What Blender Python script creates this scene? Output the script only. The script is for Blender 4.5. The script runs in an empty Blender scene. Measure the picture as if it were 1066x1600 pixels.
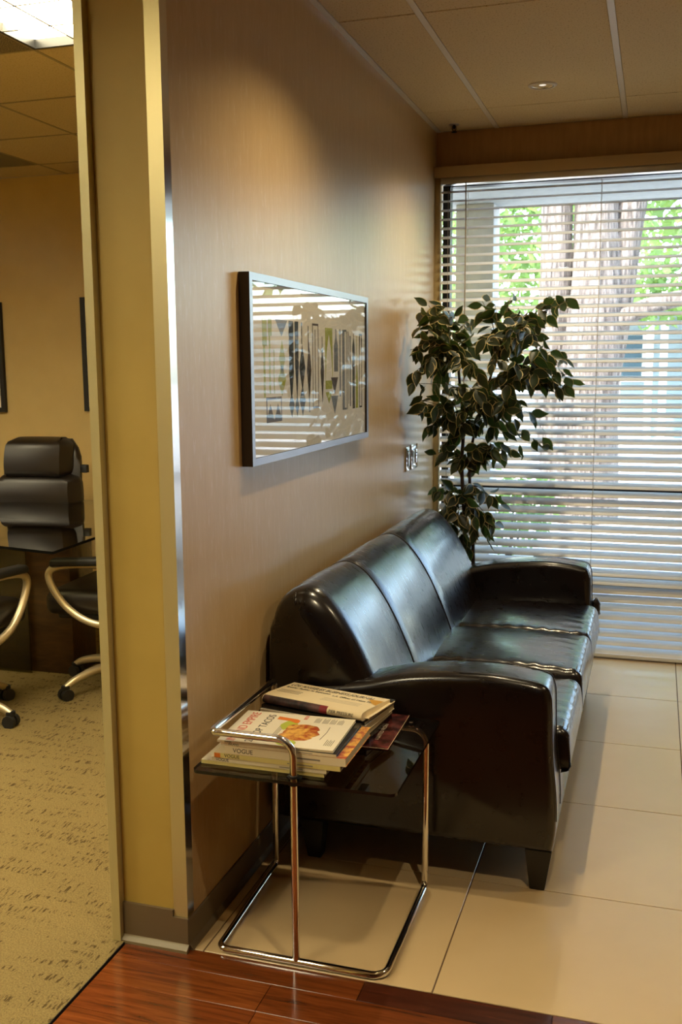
import bpy, bmesh, math, random
from math import sin, cos, pi, radians
from mathutils import Vector, Matrix

random.seed(7)
S = bpy.context.scene
COL = S.collection

# ------------------------------------------------------------------ camera
cam_d = bpy.data.cameras.new('camera')
cam = bpy.data.objects.new('camera', cam_d)
COL.objects.link(cam)
S.camera = cam
cam_d.sensor_fit = 'VERTICAL'
cam_d.sensor_height = 22.3
cam_d.lens = 22.3 * 1561.57 / 1600
cam_d.clip_start = 0.05
cam_d.clip_end = 300
_yaw, _pitch, _roll = radians(17.45278), radians(8.39624), radians(-0.41773)
_f = Vector((-sin(_yaw) * cos(_pitch), cos(_yaw) * cos(_pitch), -sin(_pitch)))
_r0 = Vector((cos(_yaw), sin(_yaw), 0))
_u0 = _r0.cross(_f)
_r = cos(_roll) * _r0 + sin(_roll) * _u0
_u = -sin(_roll) * _r0 + cos(_roll) * _u0
_m = Matrix((( _r.x, _u.x, -_f.x), (_r.y, _u.y, -_f.y), (_r.z, _u.z, -_f.z))).to_4x4()
_m.translation = Vector((1.10588, -5.17270, 1.49663))
cam.matrix_world = _m
cam_d.dof.use_dof = True
cam_d.dof.focus_distance = 3.1
cam_d.dof.aperture_fstop = 4.5

# ------------------------------------------------------------------ world
W = bpy.data.worlds.new('world')
S.world = W
W.use_nodes = True
wn = W.node_tree
sky = wn.nodes.new('ShaderNodeTexSky')
sky.sky_type = 'NISHITA'
sky.sun_disc = False
sky.sun_elevation = radians(52)
sky.sun_rotation = radians(200)
sky.air_density = 1.0
sky.dust_density = 2.0
wn.links.new(sky.outputs[0], wn.nodes['Background'].inputs[0])
wn.nodes['Background'].inputs[1].default_value = 1.75
sun_d = bpy.data.lights.new('sun', 'SUN')
sun_d.energy = 9.0
sun_d.angle = radians(0.6)
sun_d.color = (1.0, 0.97, 0.92)
sun = bpy.data.objects.new('sun', sun_d)
COL.objects.link(sun)
sun.location = (4, -6, 12)
sun.rotation_euler = Vector((0.35, 0.62, -0.9)).to_track_quat('-Z', 'Y').to_euler()

S.view_settings.view_transform = 'Standard'
S.view_settings.look = 'None'
S.view_settings.exposure = 0.3
S.view_settings.gamma = 1.0
S.view_settings.use_curve_mapping = False
S.cycles.use_denoising = True
S.cycles.max_bounces = 10
S.cycles.transparent_max_bounces = 24
S.cycles.sample_clamp_indirect = 6.0
S.cycles.caustics_reflective = False
S.cycles.caustics_refractive = False

DOWN_W = 45.0       # each recessed downlight
TROFFER_E = 24.0     # emission of the fluorescent troffers
H = 2.65            # ceiling height


# ------------------------------------------------------------------ materials
def srgb(r, g, b):
    f = lambda c: (c / 255 / 12.92) if c / 255 <= 0.04045 else ((c / 255 + 0.055) / 1.055) ** 2.4
    return (f(r), f(g), f(b), 1.0)


def mat(name, col, rough=0.5, metal=0.0, spec=0.5, coat=0.0, **kw):
    m = bpy.data.materials.new(name)
    m.use_nodes = True
    b = m.node_tree.nodes['Principled BSDF']
    b.inputs['Base Color'].default_value = col
    b.inputs['Roughness'].default_value = rough
    b.inputs['Metallic'].default_value = metal
    b.inputs['Specular IOR Level'].default_value = spec
    b.inputs['Coat Weight'].default_value = coat
    for k, v in kw.items():
        b.inputs[k.replace('_', ' ')].default_value = v
    return m


def nd(m, t, **inp):
    n = m.node_tree.nodes.new(t)
    for k, v in inp.items():
        n.inputs[k.replace('_', ' ')].default_value = v
    return n


def lk(m, a, b):
    m.node_tree.links.new(a, b)


def noise(m, scale, detail=3.0, stretch=(1, 1, 1), rough=0.5, coord='Object', rot=(0, 0, 0)):
    tc = nd(m, 'ShaderNodeTexCoord')
    mp = nd(m, 'ShaderNodeMapping')
    mp.inputs['Scale'].default_value = stretch
    mp.inputs['Rotation'].default_value = rot
    lk(m, tc.outputs[coord], mp.inputs['Vector'])
    n = nd(m, 'ShaderNodeTexNoise', Scale=scale, Detail=detail, Roughness=rough)
    lk(m, mp.outputs[0], n.inputs['Vector'])
    return n


def ramp(m, src, stops):
    r = nd(m, 'ShaderNodeValToRGB')
    e = r.color_ramp.elements
    while len(e) < len(stops):
        e.new(0.5)
    for i, (p, c) in enumerate(stops):
        e[i].position = p
        e[i].color = c if len(c) == 4 else (c[0], c[1], c[2], 1)
    lk(m, src, r.inputs[0])
    return r


def bsdf(m):
    return m.node_tree.nodes['Principled BSDF']


def bump(m, src, strength, dist=0.002):
    b = nd(m, 'ShaderNodeBump', Strength=strength, Distance=dist)
    lk(m, src, b.inputs['Height'])
    lk(m, b.outputs[0], bsdf(m).inputs['Normal'])
    return b


def varied(name, c1, c2, scale, rough=0.5, stretch=(1, 1, 1), detail=4.0, bmp=0.0, bdist=0.001, lo=0.35, hi=0.65, **kw):
    m = mat(name, c1, rough, **kw)
    n = noise(m, scale, detail, stretch)
    r = ramp(m, n.outputs['Fac'], [(lo, c1), (hi, c2)])
    lk(m, r.outputs[0], bsdf(m).inputs['Base Color'])
    if bmp:
        bump(m, n.outputs['Fac'], bmp, bdist)
    return m


M = {}
# faux-finish tan wall covering: vertical streaks in colour and in sheen
w = mat('tan_wall_finish', srgb(182, 148, 108), 0.45)
n1 = noise(w, 9, 5, (1, 3.2, 0.45), 0.6)
r1 = ramp(w, n1.outputs['Fac'], [(0.3, srgb(181, 150, 103)), (0.7, srgb(189, 159, 112))])
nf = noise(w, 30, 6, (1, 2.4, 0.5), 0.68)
rf = ramp(w, nf.outputs['Fac'], [(0.54, (0, 0, 0)), (0.74, (0.5, 0.5, 0.5))])      # pale flecks: glossy wall sheen painted into the base colour
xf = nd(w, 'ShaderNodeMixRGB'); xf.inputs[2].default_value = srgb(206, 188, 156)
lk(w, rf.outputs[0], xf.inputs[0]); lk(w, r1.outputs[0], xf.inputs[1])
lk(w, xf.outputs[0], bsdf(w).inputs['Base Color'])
n2 = noise(w, 26, 3, (1, 3.0, 0.35), 0.6)
r2 = ramp(w, n2.outputs['Fac'], [(0.45, (0.33, 0.33, 0.33)), (0.75, (0.25, 0.25, 0.25))])
bsdf(w).inputs['Roughness'].default_value = 0.3
bump(w, n2.outputs['Fac'], 0.05, 0.003)
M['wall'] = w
M['mustard'] = varied('mustard_wall_paint', srgb(184, 156, 76), srgb(179, 151, 71), 6, 0.6)
M['conf_wall'] = varied('straw_wall_paint', srgb(205, 178, 116), srgb(200, 172, 110), 5, 0.7)
M['soffit'] = varied('brown_soffit_finish', srgb(176, 140, 96), srgb(166, 130, 86), 14, 0.55, (3, 1, 0.5))
M['white_paint'] = mat('offwhite_paint', srgb(222, 214, 196), 0.6)
M['valance'] = mat('tan_valance', srgb(176, 152, 116), 0.5)
M['corner_trim'] = mat('tan_corner_strip', srgb(180, 160, 114), 0.5)
# ceiling panels: mineral fibre with pinholes
c = mat('mineral_fibre', srgb(205, 190, 160), 0.9, spec=0.1)
v = noise(c, 140, 2, (1, 1, 1), 0.7)
rv = ramp(c, v.outputs['Fac'], [(0.30, srgb(150, 126, 86)), (0.42, srgb(208, 190, 152))])
lk(c, rv.outputs[0], bsdf(c).inputs['Base Color'])
bump(c, rv.outputs[0], 0.4, 0.002)
M['panel'] = c
M['tee'] = mat('ceiling_tee_enamel', srgb(206, 198, 182), 0.4)
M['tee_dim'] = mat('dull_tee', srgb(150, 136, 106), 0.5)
M['grille'] = varied('perforated_grille', srgb(70, 62, 50), srgb(150, 138, 112), 260, 0.6, lo=0.45, hi=0.55, detail=0)
# floor
t = mat('porcelain_tile', srgb(208, 188, 154), 0.27)
nt = noise(t, 3.0, 5, (1, 1, 1), 0.6)
rt = ramp(t, nt.outputs['Fac'], [(0.2, srgb(193, 167, 124)), (0.8, srgb(200, 174, 132))])
lk(t, rt.outputs[0], bsdf(t).inputs['Base Color'])
M['tile'] = t
M['grout'] = mat('brown_grout', srgb(96, 74, 50), 0.9)


def wood_mat(name, ca, cb, cc, rough=0.18):
    m = mat(name, cb, rough, coat=0.3)
    bsdf(m).inputs['Coat Roughness'].default_value = 0.1
    n = noise(m, 3.5, 8, (1.2, 16, 6), 0.62)
    n.inputs['Distortion'].default_value = 0.8
    r = ramp(m, n.outputs['Fac'], [(0.28, ca), (0.5, cb), (0.72, cc)])
    lk(m, r.outputs[0], bsdf(m).inputs['Base Color'])
    bump(m, n.outputs['Fac'], 0.08, 0.001)
    return m


M['wood'] = wood_mat('red_brown_plank', srgb(64, 30, 13), srgb(98, 48, 20), srgb(120, 62, 28))
M['wood_b'] = wood_mat('orange_brown_plank', srgb(72, 34, 15), srgb(108, 55, 23), srgb(130, 70, 32))
M['wood_dark'] = wood_mat('dark_brown_plank', srgb(40, 18, 10), srgb(62, 28, 16), srgb(80, 38, 22))
M['wood_gap'] = mat('plank_gap', srgb(28, 14, 8), 0.9)
# carpet: loop pile with rows of slanted dashes
k = mat('olive_loop_carpet', srgb(160, 136, 84), 0.95, spec=0.1)
na = noise(k, 120, 2, (1.5, 0.30, 1), 0.4)       # short strokes running away
nb = noise(k, 13, 2, (0.3, 2.4, 1), 0.5)         # bands across
nc = noise(k, 220, 2)
ra = ramp(k, na.outputs['Fac'], [(0.57, (0, 0, 0)), (0.62, (1, 1, 1))])
rb = ramp(k, nb.outputs['Fac'], [(0.47, (0, 0, 0)), (0.55, (1, 1, 1))])
mu = nd(k, 'ShaderNodeMath'); mu.operation = 'MULTIPLY'
lk(k, ra.outputs[0], mu.inputs[0]); lk(k, rb.outputs[0], mu.inputs[1])
rc = ramp(k, nc.outputs['Fac'], [(0.3, srgb(110, 94, 58)), (0.7, srgb(132, 115, 74))])
mx = nd(k, 'ShaderNodeMixRGB'); mx.inputs[2].default_value = srgb(78, 64, 36)
lk(k, mu.outputs[0], mx.inputs[0]); lk(k, rc.outputs[0], mx.inputs[1])
lk(k, mx.outputs[0], bsdf(k).inputs['Base Color'])
sb = nd(k, 'ShaderNodeMath'); sb.operation = 'SUBTRACT'
lk(k, nc.outputs['Fac'], sb.inputs[0]); lk(k, mu.outputs[0], sb.inputs[1])
bump(k, sb.outputs[0], 0.7, 0.004)
M['carpet'] = k
M['base'] = mat('taupe_vinyl_base', srgb(108, 92, 68), 0.45)
M['base_toe'] = mat('olive_vinyl_toe', srgb(120, 106, 74), 0.4)
M['aluminium'] = mat('satin_aluminium', srgb(215, 212, 206), 0.12, 1.0)
M['satin'] = mat('satin_reflection_tint', srgb(206, 192, 140), 0.42, 0.6)  # yellow reflected from the walls is put into this front-leg colour
M['jamb'] = mat('champagne_jamb', srgb(196, 184, 132), 0.38, 0.35)
M['chrome'] = mat('polished_chrome', (0.82, 0.81, 0.8, 1), 0.06, 1.0)
M['steel'] = mat('brushed_steel', (0.6, 0.58, 0.53, 1), 0.3, 1.0)
M['plate'] = mat('mirror_plate', (0.85, 0.85, 0.86, 1), 0.08, 1.0)
M['rubber'] = mat('black_rubber', srgb(16, 15, 14), 0.6)
M['black_frame'] = mat('black_window_frame', srgb(22, 22, 22), 0.4)
M['grey_frame'] = mat('grey_window_rail', srgb(150, 152, 150), 0.4)
# leather
L = mat('espresso_leather', srgb(16, 9, 7), 0.34, spec=0.22, coat=0.85)
bsdf(L).inputs['Coat Roughness'].default_value = 0.19
nl = noise(L, 260, 3, (1, 1, 1), 0.6)
nl2 = noise(L, 40, 3, (0.5, 2.0, 0.5), 0.55)
ad = nd(L, 'ShaderNodeMath'); ad.operation = 'MULTIPLY_ADD'; ad.inputs[1].default_value = 0.6
ad.inputs[0].default_value = 0.0; lk(L, nl.outputs['Fac'], ad.inputs[2])
bump(L, ad.outputs[0], 0.10, 0.0008)
rl = ramp(L, nl2.outputs['Fac'], [(0.3, (0.25,) * 3), (0.7, (0.36,) * 3)])
lk(L, rl.outputs[0], bsdf(L).inputs['Roughness'])
M['leather'] = L
M['seam'] = mat('leather_seam', srgb(22, 15, 12), 0.4)
M['thread'] = mat('grey_thread', srgb(120, 112, 104), 0.6)
M['sofa_leg'] = mat('black_stained_wood', srgb(14, 11, 10), 0.35)
M['chair_leather'] = mat('black_chair_leather', srgb(30, 24, 20), 0.38)
M['arm_metal'] = mat('champagne_arm', srgb(196, 182, 150), 0.35, 0.6)
# leaves
lf = mat('ficus_leaf_green', srgb(26, 38, 20), 0.42)
bsdf(lf).inputs['Transmission Weight'].default_value = 0.0
tr = nd(lf, 'ShaderNodeBsdfTranslucent'); tr.inputs[0].default_value = srgb(120, 150, 60)
ms = nd(lf, 'ShaderNodeMixShader'); ms.inputs[0].default_value = 0.12
out = lf.node_tree.nodes['Material Output']
lk(lf, bsdf(lf).outputs[0], ms.inputs[1]); lk(lf, tr.outputs[0], ms.inputs[2]); lk(lf, ms.outputs[0], out.inputs[0])
M['leaf'] = lf
M['leaf_edge'] = mat('ficus_leaf_cream', srgb(196, 178, 120), 0.5)
M['bark'] = varied('ficus_bark', srgb(44, 32, 24), srgb(70, 54, 40), 40, 0.8, (1, 1, 0.3), bmp=0.5)
M['twig'] = mat('ficus_twig', srgb(96, 78, 52), 0.7)
M['pot'] = mat('dark_planter', srgb(40, 34, 30), 0.5)
M['moss'] = varied('dry_moss', srgb(60, 54, 32), srgb(90, 80, 48), 60, 0.95)
# blinds
sl = mat('white_slat', srgb(222, 223, 222), 0.35)
M['slat'] = sl
M['cord'] = mat('blind_cord', srgb(176, 160, 138), 0.8)


def glass(name, tint=(1, 1, 1, 1), ior=1.5, rough=0.0, boost=1.0):
    m = bpy.data.materials.new(name)
    m.use_nodes = True
    nt = m.node_tree
    for n in list(nt.nodes):
        if n.type == 'BSDF_PRINCIPLED':
            nt.nodes.remove(n)
    o = nt.nodes['Material Output']
    a = nt.nodes.new('ShaderNodeBsdfTransparent'); a.inputs[0].default_value = tint
    g = nt.nodes.new('ShaderNodeBsdfGlossy'); g.inputs['Roughness'].default_value = rough
    f = nt.nodes.new('ShaderNodeFresnel')
    ge = nt.nodes.new('ShaderNodeNewGeometry')
    pw = nt.nodes.new('ShaderNodeMath'); pw.operation = 'MULTIPLY_ADD'      # same reflectance from both faces
    pw.inputs[1].default_value = 1.0 / ior - ior; pw.inputs[2].default_value = ior
    nt.links.new(ge.outputs['Backfacing'], pw.inputs[0])
    nt.links.new(pw.outputs[0], f.inputs[0])
    mm = nt.nodes.new('ShaderNodeMath'); mm.operation = 'MULTIPLY'; mm.inputs[1].default_value = boost
    mm.use_clamp = True
    x = nt.nodes.new('ShaderNodeMixShader')
    nt.links.new(f.outputs[0], mm.inputs[0])
    nt.links.new(mm.outputs[0], x.inputs[0])
    nt.links.new(a.outputs[0], x.inputs[1])
    nt.links.new(g.outputs[0], x.inputs[2])
    nt.links.new(x.outputs[0], o.inputs[0])
    return m


M['pane'] = glass('window_glass', (0.96, 0.98, 0.97, 1), 1.5)
M['picture_glass'] = glass('picture_glass', (0.98, 0.98, 0.97, 1), 1.5, boost=.62)
M['smoked'] = glass('smoked_glass', (0.52, 0.47, 0.39, 1), 1.45)
M['table_glass'] = glass('conference_glass', (0.6, 0.58, 0.46, 1), 1.5, boost=1.5)
M['glass_edge'] = mat('dark_glass_edge', srgb(14, 14, 12), 0.15)


def emit(name, col, strength):
    m = bpy.data.materials.new(name)
    m.use_nodes = True
    b = m.node_tree.nodes['Principled BSDF']
    b.inputs['Base Color'].default_value = (0.8, 0.8, 0.8, 1)
    b.inputs['Emission Color'].default_value = col
    b.inputs['Emission Strength'].default_value = strength
    return m


M['lamp'] = emit('halogen_lens', (1.0, 0.93, 0.8, 1), 0.55)
M['tube'] = emit('fluorescent_lens', (1.0, 0.87, 0.57, 1), TROFFER_E)


# ------------------------------------------------------------------ mesh helpers
def finish(bm, name, m, parent=None, smooth=False, angle=None):
    me = bpy.data.meshes.new(name)
    bmesh.ops.recalc_face_normals(bm, faces=bm.faces)
    if smooth:
        for f in bm.faces:
            f.smooth = True
    bm.to_mesh(me)
    bm.free()
    if smooth and angle is not None:
        try:
            me.set_sharp_from_angle(angle=radians(angle))
        except Exception:
            pass
    for x in (m if isinstance(m, (list, tuple)) else [m]):
        me.materials.append(x)
    o = bpy.data.objects.new(name, me)
    COL.objects.link(o)
    if parent is not None:
        o.parent = parent
        o.matrix_parent_inverse = parent.matrix_world.inverted() if False else Matrix()
        if parent.type == 'EMPTY' or True:
            o.location = -Vector(parent.get('_org', (0, 0, 0)))
    return o


def inst(src, parent, name=None):
    o = src.copy()
    if name:
        o.name = name
    COL.objects.link(o)
    o.parent = parent
    return o


def thing(name, label, cat, loc=(0, 0, 0), group=None):
    o = bpy.data.objects.new(name, None)
    o.empty_display_size = 0.05
    COL.objects.link(o)
    o.location = loc
    o['_org'] = tuple(loc)
    tag(o, label, cat, group)
    return o


def tag(o, label, cat, group=None):
    o['label'] = label
    o['category'] = cat
    if group:
        o['group'] = group
    return o


def structure(o):
    o['kind'] = 'structure'
    return o


def bx(bm, x0, x1, y0, y1, z0, z1, bev=0.0, seg=2, mi=0):
    r = bmesh.ops.create_cube(bm, size=1.0)
    vs = r['verts']
    for v in vs:
        v.co = Vector((x0 + (v.co.x + .5) * (x1 - x0), y0 + (v.co.y + .5) * (y1 - y0), z0 + (v.co.z + .5) * (z1 - z0)))
    fs = set(f for v in vs for f in v.link_faces)
    for f in fs:
        f.material_index = mi
    if bev:
        es = list(set(e for v in vs for e in v.link_edges))
        bmesh.ops.bevel(bm, geom=es, offset=bev, segments=seg, affect='EDGES', profile=0.5, clamp_overlap=True)
    return vs


def box(name, m, ext, parent=None, bev=0.0, seg=2, smooth=None):
    bm = bmesh.new()
    bx(bm, *ext, bev=bev, seg=seg)
    return finish(bm, name, m, parent, smooth=bool(bev) if smooth is None else smooth, angle=40)


def fillet(pts, rads, seg=8):
    out = []
    n = len(pts)
    for i, p in enumerate(pts):
        p = Vector(p)
        r = rads[i] if isinstance(rads, (list, tuple)) else rads
        if i in (0, n - 1) or r <= 0:
            out.append(p)
            continue
        a = (Vector(pts[i - 1]) - p); b = (Vector(pts[i + 1]) - p)
        an, bn = a.normalized(), b.normalized()
        ang = an.angle(bn)
        d = min(r / math.tan(ang / 2), a.length * .49, b.length * .49)
        rr = d * math.tan(ang / 2)
        c = p + (an + bn).normalized() * (rr / sin(ang / 2))
        s, e = p + an * d - c, p + bn * d - c
        tot = s.angle(e)
        ax = s.cross(e).normalized()
        for j in range(seg + 1):
            out.append(c + Matrix.Rotation(tot * j / seg, 3, ax) @ s)
    return out


def tube(bm, pts, r, sides=10, closed=False, caps=True, mi=0):
    pts = [Vector(p) for p in pts]
    n = len(pts)
    rings = []
    up = None
    for i, p in enumerate(pts):
        if closed:
            t = (pts[(i + 1) % n] - pts[i - 1]).normalized()
        else:
            t = (pts[min(i + 1, n - 1)] - pts[max(i - 1, 0)]).normalized()
        if up is None:
            up = Vector((0, 0, 1)) if abs(t.z) < .9 else Vector((1, 0, 0))
        a = t.cross(up).normalized()
        up = a.cross(t).normalized()
        rad = r[i] if isinstance(r, (list, tuple)) else r
        rings.append([bm.verts.new(p + rad * (cos(2 * pi * k / sides) * a + sin(2 * pi * k / sides) * up)) for k in range(sides)])
    for i in range(n if closed else n - 1):
        A, B = rings[i], rings[(i + 1) % n]
        for k in range(sides):
            f = bm.faces.new((A[k], A[(k + 1) % sides], B[(k + 1) % sides], B[k]))
            f.material_index = mi
            f.smooth = True
    if caps and not closed:
        for R in (rings[0][::-1], rings[-1]):
            f = bm.faces.new(R); f.material_index = mi
    return rings


def lathe(bm, prof, cx, cy, seg=24, mi=0):
    rings = []
    for r, z in prof:
        rings.append([bm.verts.new((cx + r * cos(2 * pi * k / seg), cy + r * sin(2 * pi * k / seg), z)) for k in range(seg)])
    for A, B in zip(rings, rings[1:]):
        for k in range(seg):
            f = bm.faces.new((A[k], A[(k + 1) % seg], B[(k + 1) % seg], B[k])); f.material_index = mi
    return rings


def prism(bm, poly, axis, a, b, mi=0):
    """polygon in the two other axes, extruded along axis from a to b"""
    def P(u, v, w):
        return {'x': (w, u, v), 'y': (u, w, v), 'z': (u, v, w)}[axis]
    A = [bm.verts.new(P(u, v, a)) for u, v in poly]
    B = [bm.verts.new(P(u, v, b)) for u, v in poly]
    n = len(poly)
    for i in range(n):
        bm.faces.new((A[i], A[(i + 1) % n], B[(i + 1) % n], B[i])).material_index = mi
    bm.faces.new(A[::-1]).material_index = mi
    bm.faces.new(B).material_index = mi
    return A, B


def catmull(pts, sub=6, closed=False):
    out = []
    n = len(pts)
    P = [Vector(p) for p in pts]
    for i in range(n if closed else n - 1):
        p0 = P[i - 1] if (closed or i > 0) else P[0]
        p1, p2 = P[i], P[(i + 1) % n]
        p3 = P[(i + 2) % n] if (closed or i + 2 < n) else P[-1]
        for j in range(sub):
            t = j / sub
            out.append(.5 * ((2 * p1) + (-p0 + p2) * t + (2 * p0 - 5 * p1 + 4 * p2 - p3) * t * t + (-p0 + 3 * p1 - 3 * p2 + p3) * t ** 3))
    if not closed:
        out.append(P[-1])
    return out


def lettering(name, text, size, m, parent, loc, rot, align='LEFT', sx=1.0, depth=0.0002, shear=0.0, label=None):
    cu = bpy.data.curves.new(name, 'FONT')
    cu.body = text
    cu.size = size
    cu.align_x = align
    cu.extrude = depth
    cu.shear = shear
    cu.materials.append(m)
    tmp = bpy.data.objects.new(name, cu)
    COL.objects.link(tmp)
    me = bpy.data.meshes.new_from_object(tmp)
    bpy.data.objects.remove(tmp)
    o = bpy.data.objects.new(name, me)
    COL.objects.link(o)
    o.parent = parent
    o.location = loc
    o.rotation_euler = rot
    o.scale = (sx, 1, 1)
    if label:
        o['label'] = label
    return o


# ================================================================== STRUCTURE
YW = -3.003     # edge between tile and wood
GX = [-0.0, 0.042, 0.644, 1.248, 1.852, 2.456, 3.06, 3.664, 4.2]
GY = [YW, -2.446, -1.832, -1.234, -0.639, -0.035, 0.02]
floor = structure(box('floor', M['grout'], (-0.2, 4.2, YW, 0.02, -0.15, -0.0025)))
g = 0.0018
for i in range(len(GX) - 1):
    for j in range(len(GY) - 1):
        if GX[i] > 3.1:
            continue
        bm = bmesh.new()
        bx(bm, GX[i] + g, GX[i + 1] - g, GY[j] + g, GY[j + 1] - g, -0.012, 0.0, bev=0.0008, seg=1)
        finish(bm, 'tile', M['tile'], floor)
box('tile_field', M['tile'], (GX[6], 4.2, YW, 0.02, -0.012, 0.0), floor)

woodf = structure(box('floor_wood', M['wood_gap'], (-0.172, 4.2, -8.0, YW - 0.001, -0.15, -0.006)))
rows = [YW - 0.001, -3.083, -3.19, -3.297, -3.404, -3.511, -3.618, -3.725]
cuts = [[-0.168, 0.478, 0.93, 2.2, 4.2], [-0.168, 0.262, 1.4, 2.8, 4.2], [-0.168, 0.265, 1.5, 3.0, 4.2], [-0.168, 0.7, 1.9, 3.1, 4.2],
        [-0.168, .45, 1.5, 2.9, 4.2], [-0.168, .8, 1.8, 3.0, 4.2], [-0.168, .3, 1.3, 2.5, 4.2]]
for j in range(len(rows) - 1):
    for i in range(len(cuts[j]) - 1):
        dark = (j == 0 and i == 1)
        m = M['wood_dark'] if dark else (M['wood'] if (i + j) % 2 == 0 else M['wood_b'])
        bm = bmesh.new()
        bx(bm, cuts[j][i] + .0008, cuts[j][i + 1] - .0008, rows[j + 1] + .0006, rows[j] - .0006, -0.014, 0.0, bev=0.0003, seg=1)
        finish(bm, 'plank', m, woodf)
box('plank_field', M['wood'], (-0.168, 4.2, -8.0, rows[-1], -0.014, 0.0), woodf)

structure(box('floor_carpet', M['carpet'], (-5.0, -0.173, -8.0, 0.33, -0.15, 0.004)))

# walls
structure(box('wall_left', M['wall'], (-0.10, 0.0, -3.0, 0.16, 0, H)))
structure(box('wall_divider', M['conf_wall'], (-0.205, -0.1005, -3.0, 0.33, 0, H)))
# the end of the wall: mustard face
bm = bmesh.new(); bx(bm, -0.181, -0.036, -3.006, -3.0005, 0, H)
structure(finish(bm, 'wall_end', M['mustard']))
structure(box('wall_window', M['soffit'], (0.0, 4.2, 0.0, 0.16, 2.455, H)))
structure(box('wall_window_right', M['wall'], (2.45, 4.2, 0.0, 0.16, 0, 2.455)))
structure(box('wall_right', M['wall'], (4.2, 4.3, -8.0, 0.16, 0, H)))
structure(box('wall_back', mat('brown_back_wall', srgb(112, 92, 68), 0.6), (-0.2, 4.3, -8.1, -8.0, 0, H)))
structure(box('wall_conference_back', M['conf_wall'], (-5.0, -0.206, 0.33, 0.45, 0, H)))
structure(box('wall_conference_left', M['conf_wall'], (-5.1, -5.0, -8.0, 0.45, 0, H)))
structure(box('wall_conference_front', M['conf_wall'], (-5.1, -0.2, -8.1, -8.0, 0, H)))
structure(box('wall_hall', M['mustard'], (-0.2, -0.1, -8.0, -6.0, 0, H)))
structure(box('roof', M['white_paint'], (-5.3, 4.4, -8.2, 0.5, H + 0.1, H + 0.3)))

# corner trims
bm = bmesh.new()
prism(bm, [(-0.036, -3.0035), (-0.036, -3.008), (0.0035, -3.008), (0.0035, -2.972), (0.0005, -2.972), (0.0005, -3.0035)], 'z', 0.088, H)
bmesh.ops.recalc_face_normals(bm, faces=bm.faces)
for f in bm.faces:
    f.material_index = 1 if f.normal.y < -.5 else 0
structure(finish(bm, 'trim_1', [M['aluminium'], M['satin']]))
bm = bmesh.new()
prism(bm, [(-0.206, -3.03), (-0.182, -3.03), (-0.182, -3.0), (-0.206, -3.0)], 'z', 0.0, H)
structure(finish(bm, 'door_1', M['jamb']))
bm = bmesh.new(); bx(bm, 0.0005, 0.029, -0.03, -0.0005, 0.0, 2.43)
structure(finish(bm, 'trim_2', M['corner_trim']))


# baseboards: cove profile with a toe
def base_profile(d0, hh=0.082):
    return [(d0, 0.0), (d0 + 0.016, 0.0), (d0 + 0.015, 0.006), (d0 + 0.006, 0.016), (d0 + 0.005, hh - 0.003), (d0 + 0.003, hh), (d0, hh)]


bm = bmesh.new()
prism(bm, base_profile(0.0005), 'y', -3.008, -0.001)
structure(finish(bm, 'baseboard_left', M['base']))
bm = bmesh.new()
pr_ = [(-3.0065 - (d), z) for d, z in base_profile(0.0, 0.098)]
bx(bm, -0.181, 0.006, -3.0145, -3.0085, 0.006, 0.088)
bx(bm, -0.181, -0.036, -3.0145, -3.0065, 0.088, 0.106)
structure(finish(bm, 'baseboard_end', M['base']))
bm = bmesh.new()
prism(bm, [(-3.0145, 0.0), (-3.029, 0.0), (-3.028, 0.007), (-3.018, 0.016), (-3.0145, 0.018)], 'x', -0.181, 0.008)
structure(finish(bm, 'baseboard_toe', M['base_toe']))
structure(box('threshold', M['rubber'], (-0.1735, -0.1715, -6.0, -3.03, -0.01, 0.004)))

# ceiling: plenum slab, tees and panels
ceil = structure(box('ceiling', M['tee'], (-5.1, 4.3, -8.1, 0.45, H + 0.06, H + 0.09)))
cx_ = [0.024, 0.305, 0.918, 1.531, 2.144, 2.757, 3.37, 4.19]
cy_ = [-0.002, -0.406, -1.723, -3.04, -4.357, -5.674, -7.99]
for i in range(len(cx_) - 1):
    for j in range(len(cy_) - 1):
        bm = bmesh.new()
        a, b = cx_[i] + (.012 if i else 0), cx_[i + 1] - .012
        bx(bm, a, b, cy_[j + 1] + .0035, cy_[j] - .0035, H, H + .018, bev=0.002, seg=1)
        finish(bm, 'ceiling_panel', M['panel'], ceil)
for x in cx_[1:-1]:
    box('main_tee', M['tee'], (x - .0115, x + .0115, -7.99, -0.002, H - .001, H + .02), ceil)
for y in cy_[1:-1]:
    box('cross_tee', M['grout'], (0.02, 4.19, y - .0035, y + .0035, H + .004, H + .02), ceil)
bm = bmesh.new(); bx(bm, 0.0, 0.023, -3.0, -0.001, H - .0015, H + .02)
finish(bm, 'wall_angle', M['tee'], ceil)
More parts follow.
